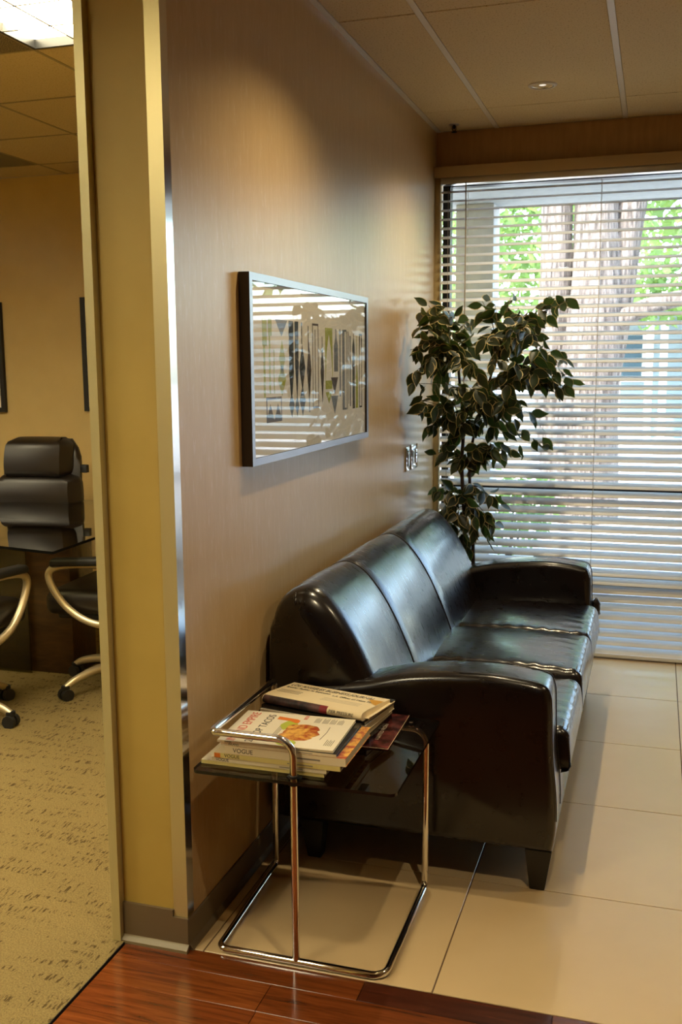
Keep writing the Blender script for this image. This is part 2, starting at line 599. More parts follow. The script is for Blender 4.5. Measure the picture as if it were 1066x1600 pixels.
# conference-room grid 2 x 2 ft
gx0, gy0 = -1.125, -1.80
xs = [gx0 + .61 * k for k in range(-6, 3)]
ys = [gy0 + .61 * k for k in range(-9, 5)]
skip = {}
for i in range(len(xs) - 1):
    for j in range(len(ys) - 1):
        xa, xb, ya, yb = xs[i], min(xs[i + 1], -0.21), ys[j], min(ys[j + 1], 0.33)
        if ya > 0.3 or xa > -0.25:
            continue
        cxm, cym = (xa + xs[i + 1]) / 2, (ya + ys[j + 1]) / 2
        key = (round((xa - gx0) / .61), round((ya - gy0) / .61))
        if key in ((0, -1), (0, -2), (-4, -1), (-4, -2), (0, -5), (0, -6), (-4, -5), (-4, -6), (-2, -3), (-2, -4)):       # troffers
            continue
        if key in ((-1, -1), (-3, 2)):
            box('air_grille', M['grille'], (xa + .006, xb - .006, ya + .006, yb - .006, H, H + .018), ceil)
            continue
        bm = bmesh.new()
        bx(bm, xa + .007, xb - .007, ya + .007, yb - .007, H, H + .018, bev=.002, seg=1)
        finish(bm, 'ceiling_panel', M['panel'], ceil)
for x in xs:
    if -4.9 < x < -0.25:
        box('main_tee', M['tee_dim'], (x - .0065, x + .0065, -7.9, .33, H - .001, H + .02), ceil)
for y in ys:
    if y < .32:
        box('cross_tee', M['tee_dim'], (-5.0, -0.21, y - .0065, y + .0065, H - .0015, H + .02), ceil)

# window
win = bpy.data.objects.new('window_1', None); COL.objects.link(win); structure(win)
box('jamb', M['black_frame'], (0.029, 0.068, 0.03, 0.09, 0.0, 2.455), win)
box('jamb', M['black_frame'], (2.41, 2.45, 0.03, 0.09, 0.0, 2.455), win)
box('head_rail', M['black_frame'], (0.068, 2.41, 0.03, 0.09, 2.385, 2.455), win)
box('transom', M['black_frame'], (0.068, 2.41, 0.03, 0.09, 0.825, 0.865), win)
box('lower_rail', M['grey_frame'], (0.068, 2.41, 0.03, 0.09, 0.36, 0.43), win)
box('sill', M['grey_frame'], (0.029, 2.41, 0.02, 0.16, -0.02, 0.03), win)
box('mullion', M['black_frame'], (1.42, 1.46, 0.03, 0.09, 0.03, 2.375), win)
box('pane', M['pane'], (0.068, 1.42, 0.057, 0.063, 0.87, 2.40), win)
box('pane', M['pane'], (1.46, 2.41, 0.057, 0.063, 0.87, 2.40), win)
box('pane', M['pane'], (0.068, 1.42, 0.057, 0.063, 0.43, 0.80), win)
box('pane', M['pane'], (1.46, 2.41, 0.057, 0.063, 0.43, 0.80), win)
box('pane', M['pane'], (0.068, 1.42, 0.057, 0.063, 0.03, 0.36), win)
box('pane', M['pane'], (1.46, 2.41, 0.057, 0.063, 0.03, 0.36), win)

# ================================================================== BLIND
bl = thing('window_blind', 'wide white horizontal slat blind covering the tall window behind the plant', 'blind', (0.9, -0.06, 0))
box('valance', M['valance'], (0.003, 2.44, -0.078, -0.062, 2.415, 2.468), bl, bev=0.002)
box('headrail', M['steel'], (0.035, 2.43, -0.058, -0.004, 2.385, 2.425), bl, bev=0.002)
BY = -0.035
nsl = 53
z0, z1 = 0.045, 2.350
first = None
for i in range(nsl):
    zc = z0 + (z1 - z0) * i / (nsl - 1)
    tilt = radians(42 - 25 * min(1, max(0, (zc - 0.1) / 2.2)) + random.uniform(-1, 1))
    bm = bmesh.new()
    prof = []
    n = 7
    for j in range(n):
        u = -1 + 2 * j / (n - 1)
        s, hgt = u * 0.0255, 0.0045 * (1 - u * u)
        prof.append((s * cos(tilt) - hgt * sin(tilt), s * sin(tilt) + hgt * cos(tilt)))
    for off in (0, 1):
        pass
    up = [(BY + a, zc + b) for a, b in prof]
    nx, nz = -sin(tilt) * 0.0018, cos(tilt) * 0.0018
    lo = [(a - nx, b - nz) for a, b in up]
    prism(bm, up + lo[::-1], 'x', 0.036, 2.428)
    finish(bm, 'slat', M['slat'], bl, smooth=True, angle=35)
box('bottom_rail', M['slat'], (0.036, 2.428, BY - .026, BY + .026, 0.008, 0.028), bl, bev=0.003)
for x in (0.075, 0.165, 0.82, 1.46, 2.1, 2.38):
    bm = bmesh.new()
    tube(bm, [(x, BY - .027, 0.02), (x, BY - .027, 2.37)], 0.0011, 5)
    finish(bm, 'ladder_cord', M['cord'], bl)
    bm = bmesh.new()
    tube(bm, [(x, BY + .027, 0.02), (x, BY + .027, 2.37)], 0.0011, 5)
    finish(bm, 'ladder_cord', M['cord'], bl)
bm = bmesh.new()
tube(bm, [(0.165, -0.07, 2.39), (0.167, -0.075, 2.2), (0.165, -0.075, 1.1)], 0.0032, 6)
finish(bm, 'tilt_wand', M['cord'], bl)


# ================================================================== CEILING LIGHTS
def downlight(x, y, label):
    t = thing('downlight', label, 'ceiling light', (x, y, H), 'recessed downlights of the lounge')
    bm = bmesh.new()
    lathe(bm, [(0.044, H + .001), (0.047, H - .006), (0.056, H - .006), (0.061, H - .001), (0.061, H + .001)], x, y, 32)
    finish(bm, 'trim_ring', M['tee'], t, smooth=True, angle=50)
    bm = bmesh.new()
    R = lathe(bm, [(0.045, H - .002), (0.036, H + .006), (0.026, H + .012)], x, y, 32)
    finish(bm, 'reflector', M['chrome'], t, smooth=True)
    bm = bmesh.new()
    R = lathe(bm, [(0.033, H + .004), (0.022, H + .0005), (0.0, H - .001)], x, y, 24)
    finish(bm, 'lens', M['lamp'], t, smooth=True)
    d = bpy.data.lights.new('spot', 'SPOT')
    d.energy = DOWN_W
    d.color = (1.0, 0.81, 0.50)
    d.spot_size = radians(132)
    d.spot_blend = 0.8
    d.shadow_soft_size = 0.018
    o = bpy.data.objects.new('spot', d)
    COL.objects.link(o)
    o.parent = t
    o.location = (0, 0, -0.02)
    return t


downlight(0.603, -0.709, 'round recessed downlight in the ceiling in front of the window')
downlight(0.60, -2.30, 'round recessed downlight above the near arm of the sofa')
downlight(1.12, -3.70, 'round recessed downlight above the wood floor strip')
downlight(2.4, -2.30, 'round recessed downlight above the open tiled floor')


def troffer(x, y, label):
    t = thing('ceiling_troffer', label, 'ceiling light', (x, y, H), 'fluorescent troffers of the conference room')
    bm = bmesh.new()
    w, l = .302, .607
    for e in ((x - w, x - w + .014, y - l, y + l), (x + w - .014, x + w, y - l, y + l), (x - w, x + w, y - l, y - l + .014), (x - w, x + w, y + l - .014, y + l)):
        bx(bm, e[0], e[1], e[2], e[3], H - .002, H + .05)
    finish(bm, 'frame', M['black_frame'], t)
    box('lens', M['tube'], (x - w + .014, x + w - .014, y - l + .014, y + l - .014, H + .03, H + .05), t)
    for k in (1, 2):
        xx = x - w + 2 * w * k / 3
        box('louver', M['steel'], (xx - .004, xx + .004, y - l + .014, y + l - .014, H, H + .03), t)
    for k in range(1, 6):
        yy = y - l + 2 * l * k / 6
        box('louver', M['steel'], (x - w + .014, x + w - .014, yy - .004, yy + .004, H, H + .03), t)
    return t


troffer(gx0 + .305, gy0 - .61, 'bright louvered fluorescent troffer near the conference doorway')
troffer(gx0 - 4 * .61 + .305, gy0 - .61, 'second fluorescent troffer, unseen and added for light, deeper in the conference room')  # out of view, added to brighten the conference room
troffer(gx0 + .305, gy0 - 5 * .61, 'third fluorescent troffer, unseen and added to light the wall end, beside the open side of the conference room')  # out of view, added to light the wall end and jamb
troffer(gx0 - 4 * .61 + .305, gy0 - 5 * .61, 'fourth fluorescent troffer, added for more light over the unseen end of the conference room')  # unseen fixture added to raise the room's light level
troffer(gx0 - 2 * .61 + .305, gy0 - 3 * .61, 'fifth fluorescent troffer, added out of view for more light over the middle of the carpet')  # unseen fixture added as extra light on carpet and walls

sp = thing('sprinkler', 'small dark fire sprinkler head in the ceiling corner above the window', 'sprinkler', (0.117, -0.14, H))
bm = bmesh.new(); lathe(bm, [(0.0, H - .002), (0.022, H - .003), (0.026, H)], .117, -.14, 20)
finish(bm, 'escutcheon', M['steel'], sp, smooth=True)
bm = bmesh.new()
lathe(bm, [(0.006, H), (0.006, H - .018), (0.003, H - .02), (0.0, H - .02)], .117, -.14, 10)
tube(bm, [(.109, -.14, H - .006), (.107, -.14, H - .022), (.117, -.14, H - .034), (.127, -.14, H - .022), (.125, -.14, H - .006)], .002, 6)
lathe(bm, [(0.0, H - .034), (0.014, H - .035), (0.014, H - .0365), (0, H - .0365)], .117, -.14, 14)
finish(bm, 'deflector', M['rubber'], sp)

# ================================================================== SOFA
sofa = thing('sofa', 'dark espresso leather three-seat sofa standing against the tan wall', 'sofa', (0.45, -1.56, 0))
SY0, SY1 = -2.475, -0.64
AT = 0.155

arm_prof = [(0.06, 0.125), (0.45, 0.125), (0.872, 0.125), (0.881, 0.195), (0.878, 0.299), (0.866, 0.419), (0.862, 0.540), (0.857, 0.585), (0.836, 0.613),
            (0.755, 0.626), (0.681, 0.631), (0.572, 0.627), (0.46, 0.614), (0.384, 0.597), (0.307, 0.577), (0.2, 0.562), (0.06, 0.55)]


def rounded_extrude(bm, prof, ya, yb, r, seg=4, puff=0.0):
    """profile (x,z) extruded along y with rounded rims"""
    cx = sum(p[0] for p in prof) / len(prof); cz = sum(p[1] for p in prof) / len(prof)
    n = len(prof)

    def off(d):
        out = []
        for i in range(n):
            a, b, c_ = Vector(prof[i - 1]), Vector(prof[i]), Vector(prof[(i + 1) % n])
            t1, t2 = (b - a).normalized(), (c_ - b).normalized()
            n1, n2 = Vector((t1.y, -t1.x)), Vector((t2.y, -t2.x))
            nn = (n1 + n2)
            nn = nn.normalized() / max(0.35, nn.normalized().dot(n1)) if nn.length > 1e-6 else n1
            out.append(b - nn * d)
        return out
    area = sum(prof[i][0] * prof[(i + 1) % n][1] - prof[(i + 1) % n][0] * prof[i][1] for i in range(n))
    sgn = 1 if area > 0 else -1
    secs = []
    for k in range(seg + 1):
        a = pi / 2 * k / seg
        secs.append((ya + r * (1 - sin(a)), r * (1 - cos(a)) if False else r * (1 - sin(a + 0)) ))
    rings = []
    ks = [pi / 2 * k / seg for k in range(seg + 1)]
    ring_def = [(ya + r * (1 - sin(a)), r * (1 - cos(pi / 2 - a)) if False else r * (1 - sin(a))) for a in []]
    for a in ks:
        ring_def.append((ya + r * (1 - cos(a)), r * (1 - sin(a))))
    for a in ks[::-1]:
        ring_def.append((yb - r * (1 - cos(a)), r * (1 - sin(a))))
    for y, d in ring_def:
        rings.append([bm.verts.new((p.x, y, p.y)) for p in off(d * sgn)])
    for A, B in zip(rings, rings[1:]):
        for i in range(n):
            bm.faces.new((A[i], A[(i + 1) % n], B[(i + 1) % n], B[i]))
    bm.faces.new(rings[0]); bm.faces.new(rings[-1][::-1])
    return rings


def piping(name, pts, r, m, parent, sides=6):
    bm = bmesh.new()
    tube(bm, pts, r, sides)
    return finish(bm, name, m, parent, smooth=True)


ap = [tuple(p) for p in catmull(arm_prof[2:], 4)]
ap = [arm_prof[0], arm_prof[1]] + ap
for (ya, yb) in ((SY0, SY0 + AT), (SY1 - AT, SY1)):
    bm = bmesh.new()
    rounded_extrude(bm, ap, ya, yb, 0.026, 5)
    arm = finish(bm, 'arm', M['leather'], sofa, smooth=True, angle=60)
    # stitched seams round the front panel of the arm
    for d in (0.016, ):
        top = [Vector((p[0] + 0.0005, ya + d, p[1] + 0.0005)) for p in ap if p[0] > .6 and p[1] > .2]
        s = piping('seam', top, 0.0016, M['seam'], arm)
        s.location = (0, 0, 0)
        top = [Vector((p[0] + 0.0005, yb - d, p[1] + 0.0005)) for p in ap if p[0] > .6 and p[1] > .2]
        s = piping('seam', top, 0.0016, M['seam'], arm)
        s.location = (0, 0, 0)

# back: three upholstered panels swept along y
bk = [(0.012, 0.16), (0.012, 0.55), (0.016, 0.69), (0.030, 0.765), (0.068, 0.816), (0.128, 0.838), (0.185, 0.812), (0.238, 0.752), (0.285, 0.675),
      (0.328, 0.585), (0.362, 0.50), (0.385, 0.42), (0.39, 0.30), (0.385, 0.16)]
bkc = [Vector((p[0], p[1])) for p in catmull([(a, b, 0) for a, b in bk], 4)]
BY0, BY1 = SY0 + 0.008, SY1 - 0.008
cuts_b = [BY0, -1.985, -1.405, BY1]
for q in range(3):
    ya, yb = cuts_b[q], cuts_b[q + 1]
    bm = bmesh.new()
    rings = []
    N = 22
    n = len(bkc)
    for k in range(N + 1):
        u = k / N
        y = ya + (yb - ya) * u
        e0 = (y - ya); e1 = (yb - y)
        # shrink towards rounded ends of the sofa, shallow dips at the seams
        d = 0.0
        for e, end in ((e0, q == 0), (e1, q == 2)):
            R = 0.075 if end else 0.012
            dep = 0.07 if end else 0.007
            if e < R:
                d = max(d, dep * (1 - math.sqrt(max(0, 1 - (1 - e / R) ** 2))))
        sag = 0.006 * sin(pi * u)
        ring = []
        for i in range(n):
            p = bkc[i]
            a, b = bkc[max(i - 1, 0)], bkc[min(i + 1, n - 1)]
            t_ = (b - a).normalized()
            nn = Vector((-t_.y, t_.x))
            keep = 0.25 if p.x < 0.02 else 1.0
            pp = p - nn * (d * keep) + nn * sag * keep
            # soft creases
            cr = 0.0012 * sin(3 * u * pi + 9 * p.y) * sin(pi * u) * (1 if p.x > .15 else .3)
            pp = pp + nn * cr
            ring.append(bm.verts.new((max(pp.x, 0.01), y, pp.y)))
        rings.append(ring)
    for A, B in zip(rings, rings[1:]):
        for i in range(n - 1):
            bm.faces.new((A[i], A[i + 1], B[i + 1], B[i]))
        bm.faces.new((A[n - 1], A[0], B[0], B[n - 1]))
    bm.faces.new(rings[0]); bm.faces.new(rings[-1])
    finish(bm, 'back_cushion', M['leather'], sofa, smooth=True, angle=70)
for ysm in cuts_b[1:3]:
    pts = [Vector((p.x + (0.0 if p.x < .1 else 0.0), ysm, p.y)) for p in bkc if p.y > .42 and (p.x > .03)]
    piping('back_seam', [p + Vector((-0.003, 0, -0.003)) for p in pts], 0.0034, M['seam'], sofa)
# pinched corner tuck at the near end of the back
bm = bmesh.new()
for k in range(3):
    a = 0.100 + .014 * k
    tube(bm, [(a, BY0 + .05, .826 - .002 * k), (a + .002, BY0 + .026, .815 - .002 * k), (a + .006, BY0 + .016, .797), (a + .008, BY0 + .012, .780)], [.003, .0055, .0055, .002], 6)
finish(bm, 'corner_tuck', M['leather'], sofa, smooth=True)

# base rails
yA, yB = SY0 + AT, SY1 - AT
box('base', M['seam'], (0.02, 0.84, SY0 + .02, SY1 - .02, 0.128, 0.20), sofa)
L3 = (yB - yA) / 3
for q in range(3):
    box('front_rail', M['leather'], (0.80, 0.872, yA + L3 * q + .001, yA + L3 * (q + 1) - .001, 0.125, 0.305), sofa, bev=0.006, seg=3)


# seat cushions
def cushion(bm, x0, x1, y0, y1, zb, zt, crown, seed):
    rnd = random.Random(seed)
    nx_, ny_ = 34, 30
    r = 0.034
    ph = [rnd.uniform(0, 6.28) for _ in range(6)]
    rows_ = []
    # unwrap: bottom edge -> front (x1) -> top -> back;  build as heightfield shell with rounded rims
    def pt(u, v):
        # u along x (0 back,1 front), v along y
        x = x0 + (x1 - x0) * u; y = y0 + (y1 - y0) * v
        dx = min(x - x0, x1 - x); dy = min(y - y0, y1 - y)
        drop = 0
        for d in (x1 - x, dy, x - x0):
            if d < r:
                drop += r - math.sqrt(max(0, r * r - (r - d) ** 2))
        edge = min(1.0, min(x1 - x, dy) / .16)
        z = zt - min(drop, zt - zb - .02) + crown * (sin(pi * min(max(u, .0), 1)) ** .6 * sin(pi * v) ** .5 - .0)
        wr = (1 - edge) * min(1, min(x1 - x, dy) / .02)
        z += 0.0035 * wr * sin(46 * v * 2.2 + ph[0] + 3 * sin(5 * u + ph[1])) * (1 if x1 - x < dy else 0)
        z += 0.0045 * wr * sin(34 * u * 1.6 + ph[2] + 2.5 * sin(6 * v + ph[3]))* (1 if x1 - x >= dy else 0)
        z += 0.0018 * sin(11 * u + 7 * v + ph[4]) * edge
        return Vector((x, y, z))
    us = [0, .01, .03, .06] + [.06 + (.90 - .06) * i / 18 for i in range(1, 19)] + [.93, .95, .965, .978, .988, .995, 1.0]
    vs = [0, .005, .015, .03, .05, .07] + [.07 + .86 * i / 20 for i in range(1, 21)] + [.95, .97, .985, .995, 1.0]
    G = [[bm.verts.new(pt(u, v)) for v in vs] for u in us]
    for i in range(len(us) - 1):
        for j in range(len(vs) - 1):
            bm.faces.new((G[i][j], G[i + 1][j], G[i + 1][j + 1], G[i][j + 1]))
    # skirt
    def skirt(line, out):
        prev = line
        for (o_, zf) in ((.004, .62), (.006, .35), (-.004, .10), (-.024, 0.0)):
            cur = []
            for v in line:
                zz = zb + (v.co.z - zb) * zf
                cur.append(bm.verts.new((v.co.x + out[0] * o_, v.co.y + out[1] * o_, zz)))
            for a, b, c_, d in zip(prev, prev[1:], cur[1:], cur):
                bm.faces.new((a, b, c_, d))
            prev = cur
        return prev
    e1 = skirt(G[-1], (1, 0)); e2 = skirt([g_[0] for g_ in G], (0, -1)); e3 = skirt([g_[-1] for g_ in G], (0, 1)); e4 = skirt(G[0], (-1, 0))
    bmesh.ops.remove_doubles(bm, verts=bm.verts, dist=0.0005)


for q in range(3):
    bm = bmesh.new()
    ya, yb = yA + L3 * q + .004, yA + L3 * (q + 1) - .004
    tops = (0.436, 0.458, 0.452)
    cushion(bm, 0.33, 0.902, ya, yb, 0.305, tops[q], 0.022, 11 + q)
    cs = finish(bm, 'seat_cushion', M['leather'], sofa, smooth=True, angle=80)
    for dx, dz in ((0.010, 0.0015), (0.022, 0.0045)):
        pts = [Vector((0.902 - dx, ya + .03 + (yb - ya - .06) * i / 14, tops[q] - (0.034 - math.sqrt(max(0, .034 ** 2 - (.034 - dx) ** 2))) + .0025 + .0012 * sin(i * 1.7))) for i in range(15)]
        s = piping('stitching', pts, 0.0014, M['thread'], cs)
        s.location = (0, 0, 0)

for (lx, ly) in ((0.83, SY0 + .045), (0.83, SY1 - .045), (0.155, SY0 + .045), (0.155, SY1 - .045)):
    bm = bmesh.new()
    fx = 0.012 if lx > .5 else -.012
    tp = [(lx - .038 + fx * .3, ly - .035), (lx + .038 + fx * .3, ly - .035), (lx + .038 + fx * .3, ly + .035), (lx - .038 + fx * .3, ly + .035)]
    bt = [(lx - .02 , ly - .02), (lx + .022, ly - .02), (lx + .022, ly + .02), (lx - .02, ly + .02)]
    A = [bm.verts.new((a, b, 0.128)) for a, b in tp]; B = [bm.verts.new((a, b, 0.0)) for a, b in bt]
    for i in range(4):
        bm.faces.new((A[i], A[(i + 1) % 4], B[(i + 1) % 4], B[i]))
    bm.faces.new(A); bm.faces.new(B[::-1])
    bmesh.ops.bevel(bm, geom=list(bm.edges), offset=0.002, segments=2, affect='EDGES')
    finish(bm, 'leg', M['sofa_leg'], sofa, smooth=True, angle=40)
# gathered leather at the far front corner
bm = bmesh.new()
bmesh.ops.create_uvsphere(bm, u_segments=20, v_segments=14, radius=1)
for v in bm.verts:
    c0 = v.co.copy()
    rr_ = 1 + .16 * sin(7 * c0.z + 5 * c0.x) * cos(6 * c0.y)
    v.co = Vector((0.878 + .024 * c0.x * rr_, -0.645 + .022 * c0.y * rr_, 0.40 + .046 * c0.z * rr_))
finish(bm, 'leather_gather', M['leather'], sofa, smooth=True)

# ================================================================== SIDE TABLE
st = thing('side_table', 'small tubular chrome side table with a smoked glass top beside the sofa', 'table', (0.29, -2.76, 0))
TR = 0.0095
FX0, FX1, FYF, FYR = 0.068, 0.522, -2.99, -2.535
path = fillet([(FX0 + .004, FYR, .478), (FX1 + .002, FYR, .478), (FX1, FYR, TR), (FX1, FYF, TR), (FX0 + .012, FYF, TR), (FX0 - .004, FYR, TR),
               (FX0, FYR, .582), (FX0 + .008, FYF, .592), (0.293, FYF, .592), (0.293, FYF, TR + .004)],
              [0, .042, .022, .036, .022, .016, .014, .014, .042, 0], 8)
bm = bmesh.new()
tube(bm, path, TR, 14)
finish(bm, 'tube_frame', M['chrome'], st, smooth=True, angle=70)
# glass top with rounded corners
def rrect(x0, x1, y0, y1, r, seg=5):
    out = []
    for cx, cy, a0 in ((x1 - r, y1 - r, 0), (x0 + r, y1 - r, 90), (x0 + r, y0 + r, 180), (x1 - r, y0 + r, 270)):
        for k in range(seg + 1):
            a = radians(a0 + 90 * k / seg)
            out.append((cx + r * cos(a), cy + r * sin(a)))
    return out


GZ = 0.4885
bm = bmesh.new()
A, B = prism(bm, rrect(0.030, 0.557, -3.016, -2.497, .018), 'z', GZ, GZ + .008)
for f in bm.faces:
    f.material_index = 1 if abs(f.normal.z) < .5 else 0
bm.normal_update()
for f in bm.faces:
    f.material_index = 1 if abs(f.normal.z) < .5 else 0
finish(bm, 'glass_top', [M['smoked'], M['glass_edge']], st)
bm = bmesh.new()
for zz in (GZ - .010, GZ + .0085):
    lathe(bm, [(TR - .0005, zz), (TR + .0035, zz), (TR + .0035, zz + .006), (TR - .0005, zz + .006)], .293, FYF, 20)
bx(bm, .276, .313, FYF - .004, FYF + .010, GZ + .008, GZ + .0105)
finish(bm, 'clamp_collar', M['rubber'], st, smooth=True, angle=40)
bm = bmesh.new()
for (x, y) in ((.48, FYR), (.10, FYR)):
    lathe(bm, [(0, GZ - .003), (.009, GZ - .003), (.009, GZ), (0, GZ)], x, y, 14)
    lathe(bm, [(0, GZ + .008), (.006, GZ + .008), (.005, GZ + .010), (0, GZ + .0105)], x, y, 14)
finish(bm, 'glass_pad', M['chrome'], st)

# ------------------------------------------------------------------ magazines
P = {}
P['cream'] = mat('cream_paper', srgb(226, 208, 168), 0.5)
P['white'] = mat('white_cover', srgb(230, 220, 196), 0.3)
P['page'] = varied('page_edges', srgb(216, 200, 160), srgb(190, 172, 130), 300, 0.8, (0.02, 0.02, 1))
P['black'] = mat('black_ink', srgb(20, 18, 18), 0.35)
P['dark'] = mat('dark_cover', srgb(24, 22, 24), 0.16)
P['navy'] = mat('navy_cover', srgb(24, 30, 48), 0.18)
P['red'] = mat('red_ink', srgb(198, 60, 38), 0.4)
P['orange'] = mat('orange_ink', srgb(222, 120, 44), 0.4)
P['lime'] = mat('lime_ink', srgb(178, 186, 70), 0.4)
P['gold'] = mat('gold_ink', srgb(208, 152, 40), 0.4)
P['maroon'] = mat('maroon_ink', srgb(120, 26, 34), 0.4)
P['plum'] = varied('plum_photo', srgb(40, 14, 16), srgb(120, 60, 56), 22, 0.2, lo=.4, hi=.7)
P['grey_ink'] = mat('grey_ink', srgb(128, 118, 100), 0.5)
P['blue'] = mat('blue_photo', srgb(60, 84, 120), 0.3)
P['photo'] = varied('newsprint_photo', srgb(22, 18, 22), srgb(96, 64, 62), 30, 0.5, lo=.4, hi=.65)
P['food'] = varied('taco_photo', srgb(160, 60, 24), srgb(226, 176, 84), 70, 0.35, lo=.38, hi=.62)
P['yellow'] = mat('pale_yellow_spine', srgb(218, 198, 122), 0.4)


def magazine(label, cx, cy, z, w_, d_, th, rot, cover, group, curl=0.0, spine=None, page=None):
    t = thing('magazine', label, 'magazine', (cx, cy, z), group)
    t.rotation_euler = (0, 0, rot)
    e = .0006
    bm = bmesh.new()
    bx(bm, -w_ / 2 + .001, w_ / 2 - .002, -d_ / 2 + .001, d_ / 2 - .002, e, th - e)
    o = finish(bm, 'pages', page or P['page'], None); o.parent = t
    bm = bmesh.new()
    # wrap-round cover: bottom, spine at front (-y), top
    N = 8
    prof = [(d_ / 2, 0), (-d_ / 2, 0), (-d_ / 2, th), (d_ / 2, th), (d_ / 2, th - e), (-d_ / 2 + e, th - e), (-d_ / 2 + e, e), (d_ / 2, e)]
    prism(bm, prof, 'x', -w_ / 2, w_ / 2)
    if curl:
        for v in bm.verts:
            if v.co.x > 0 and v.co.z > th / 2:
                v.co.z += curl
    o = finish(bm, 'cover', cover, None); o.parent = t
    if spine is not None:
        bm = bmesh.new()
        bx(bm, -w_ / 2, w_ / 2, -d_ / 2 - .0004, -d_ / 2 + .0002, 0.0004, th - .0004)
        o = finish(bm, 'spine', spine, None); o.parent = t
    return t


def patch(name, m, t, pts, z, parent_th=0.0):
    """flat printed patch on a cover (local xy polygon)"""
    bm = bmesh.new()
    prism(bm, pts, 'z', z, z + .00025)
    o = finish(bm, name, m, None)
    o.parent = t
    return o


def ellipse(cx, cy, rx, ry, n=20, wob=0.0):
    return [(cx + rx * cos(2 * pi * k / n) * (1 + wob * sin(5 * k)), cy + ry * sin(2 * pi * k / n) * (1 + wob * cos(4 * k))) for k in range(n)]


GT = GZ + .0082
FRONT = -2.974
STK = 'front stack of magazines on the side table'


def stk(label, x0, x1, dpt, z, th, cover, spine=None, rot=0.0, page=None, dy=0.0):
    return magazine(label, (x0 + x1) / 2, FRONT + dy + dpt / 2, z, x1 - x0, dpt, th, rot, cover, STK, spine=spine, page=page)


zz = GT
def spine_text(t, s, w_, d_, th, off, size=None):
    lettering('spine_title', s, size or th * .95, P['black'], t, (-w_ / 2 + off, -d_ / 2 - .0006, th * .22), (pi / 2, 0, 0))
    bm = bmesh.new()
    bx(bm, .03, .03 + w_ * .2, -d_ / 2 - .0006, -d_ / 2 - .0003, th * .35, th * .55)
    o = finish(bm, 'spine_line', P['grey_ink'], None); o.parent = t


m1 = stk('pale yellow magazine at the bottom of the front stack, sticking out on the left', .036, .365, .225, zz, .010, P['white'], P['yellow'], dy=.004)
lettering('cover_title', 'IN STYLE', .040, P['black'], m1, (-.118, -.09, .0102), (0, 0, pi / 2))
zz += .0104
m2 = stk('thin fashion magazine second from the bottom of the front stack', .066, .372, .215, zz, .011, P['white'], P['cream'], dy=.002)
spine_text(m2, 'VOGUE', .306, .215, .011, .012)
zz += .0114
m3 = stk('cream fashion magazine with an orange mark on its spine, under the thick one', .074, .408, .22, zz, .013, P['cream'], P['yellow'])
spine_text(m3, 'VOGUE', .334, .22, .013, .028)
bm = bmesh.new(); bx(bm, -.166, -.150, -.1108, -.1104, .001, .012)
o = finish(bm, 'spine_mark', P['orange'], None); o.parent = m3
zz += .0134
m4 = stk('thickest fashion magazine of the front stack with a food photo along its edge', .104, .422, .222, zz, .021, P['food'], P['cream'])
spine_text(m4, 'VOGUE', .318, .222, .021, .022, .016)
zz += .0214
m5 = stk('thin magazine with dark pages just under the taco cover', .094, .398, .222, zz, .008, P['dark'], P['cream'], page=P['dark'])
spine_text(m5, 'INLAND', .304, .222, .008, .02)
zz += .0084
m6 = stk('white magazine with a taco photo and red title on top of the front stack', .082, .384, .222, zz, .006, P['white'], P['cream'], rot=0.035)
tz = .0062
spine_text(m6, 'EMPIRE', .302, .222, .006, .02)
lettering('cover_title', 'INLAND EMPIRE', .034, P['red'], m6, (-.108, -.108, tz), (0, 0, pi / 2), sx=.86)
lettering('cover_headline', '20 TOP TACOS', .030, P['black'], m6, (-.062, -.105, tz), (0, 0, pi / 2), sx=.98)
patch('photo_lime', P['lime'], m6, ellipse(-.006, .03, .022, .035, 16, .1), tz)
patch('photo_lime', P['lime'], m6, ellipse(.022, -.088, .026, .02, 16), tz)
patch('photo_bottle', P['orange'], m6, [(-.052, .065), (-.012, .058), (.005, .046), (.012, .05), (.012, .066), (.004, .074), (-.02, .078), (-.052, .085)], tz + .0001)
bm = bmesh.new()
for (a, b, r1_, r2_) in ((.036, .012, .046, .030), (.040, -.018, .050, .028), (.032, -.046, .046, .024)):
    prism(bm, ellipse(a, b, r1_, r2_, 22, .06), 'z', tz + .0001 + .0002 * a, tz + .0006 + .0002 * a)
o = finish(bm, 'photo_taco', P['food'], None); o.parent = m6
lettering('cover_word', 'BEER', .014, P['red'], m6, (.026, .078, tz), (0, 0, pi / 2))
bm = bmesh.new()
for cx0 in (.05, .072, .092, .112):
    for k in range(4):
        bx(bm, cx0 + k * .0042, cx0 + k * .0042 + .0018, .062, .062 + .028 + .008 * ((k * 7 + int(cx0 * 999)) % 3) / 2, tz, tz + .0002)
for k in range(5):
    bx(bm, .118 + k * .0045, .118 + k * .0045 + .0018, -.085, -.045 - .006 * (k % 2), tz, tz + .0002)
for k in range(3):
    bx(bm, -.028 + k * .0045, -.028 + k * .0045 + .0018, -.08, .03, tz, tz + .0002)
o = finish(bm, 'cover_lines', P['grey_ink'], None); o.parent = m6; o['kind'] = 'stuff'
patch('photo_plate', P['grey_ink'], m6, [(.098, -.05), (.1, -.05), (.104, .0), (.102, .04), (.100, .04), (.102, .0)], tz)

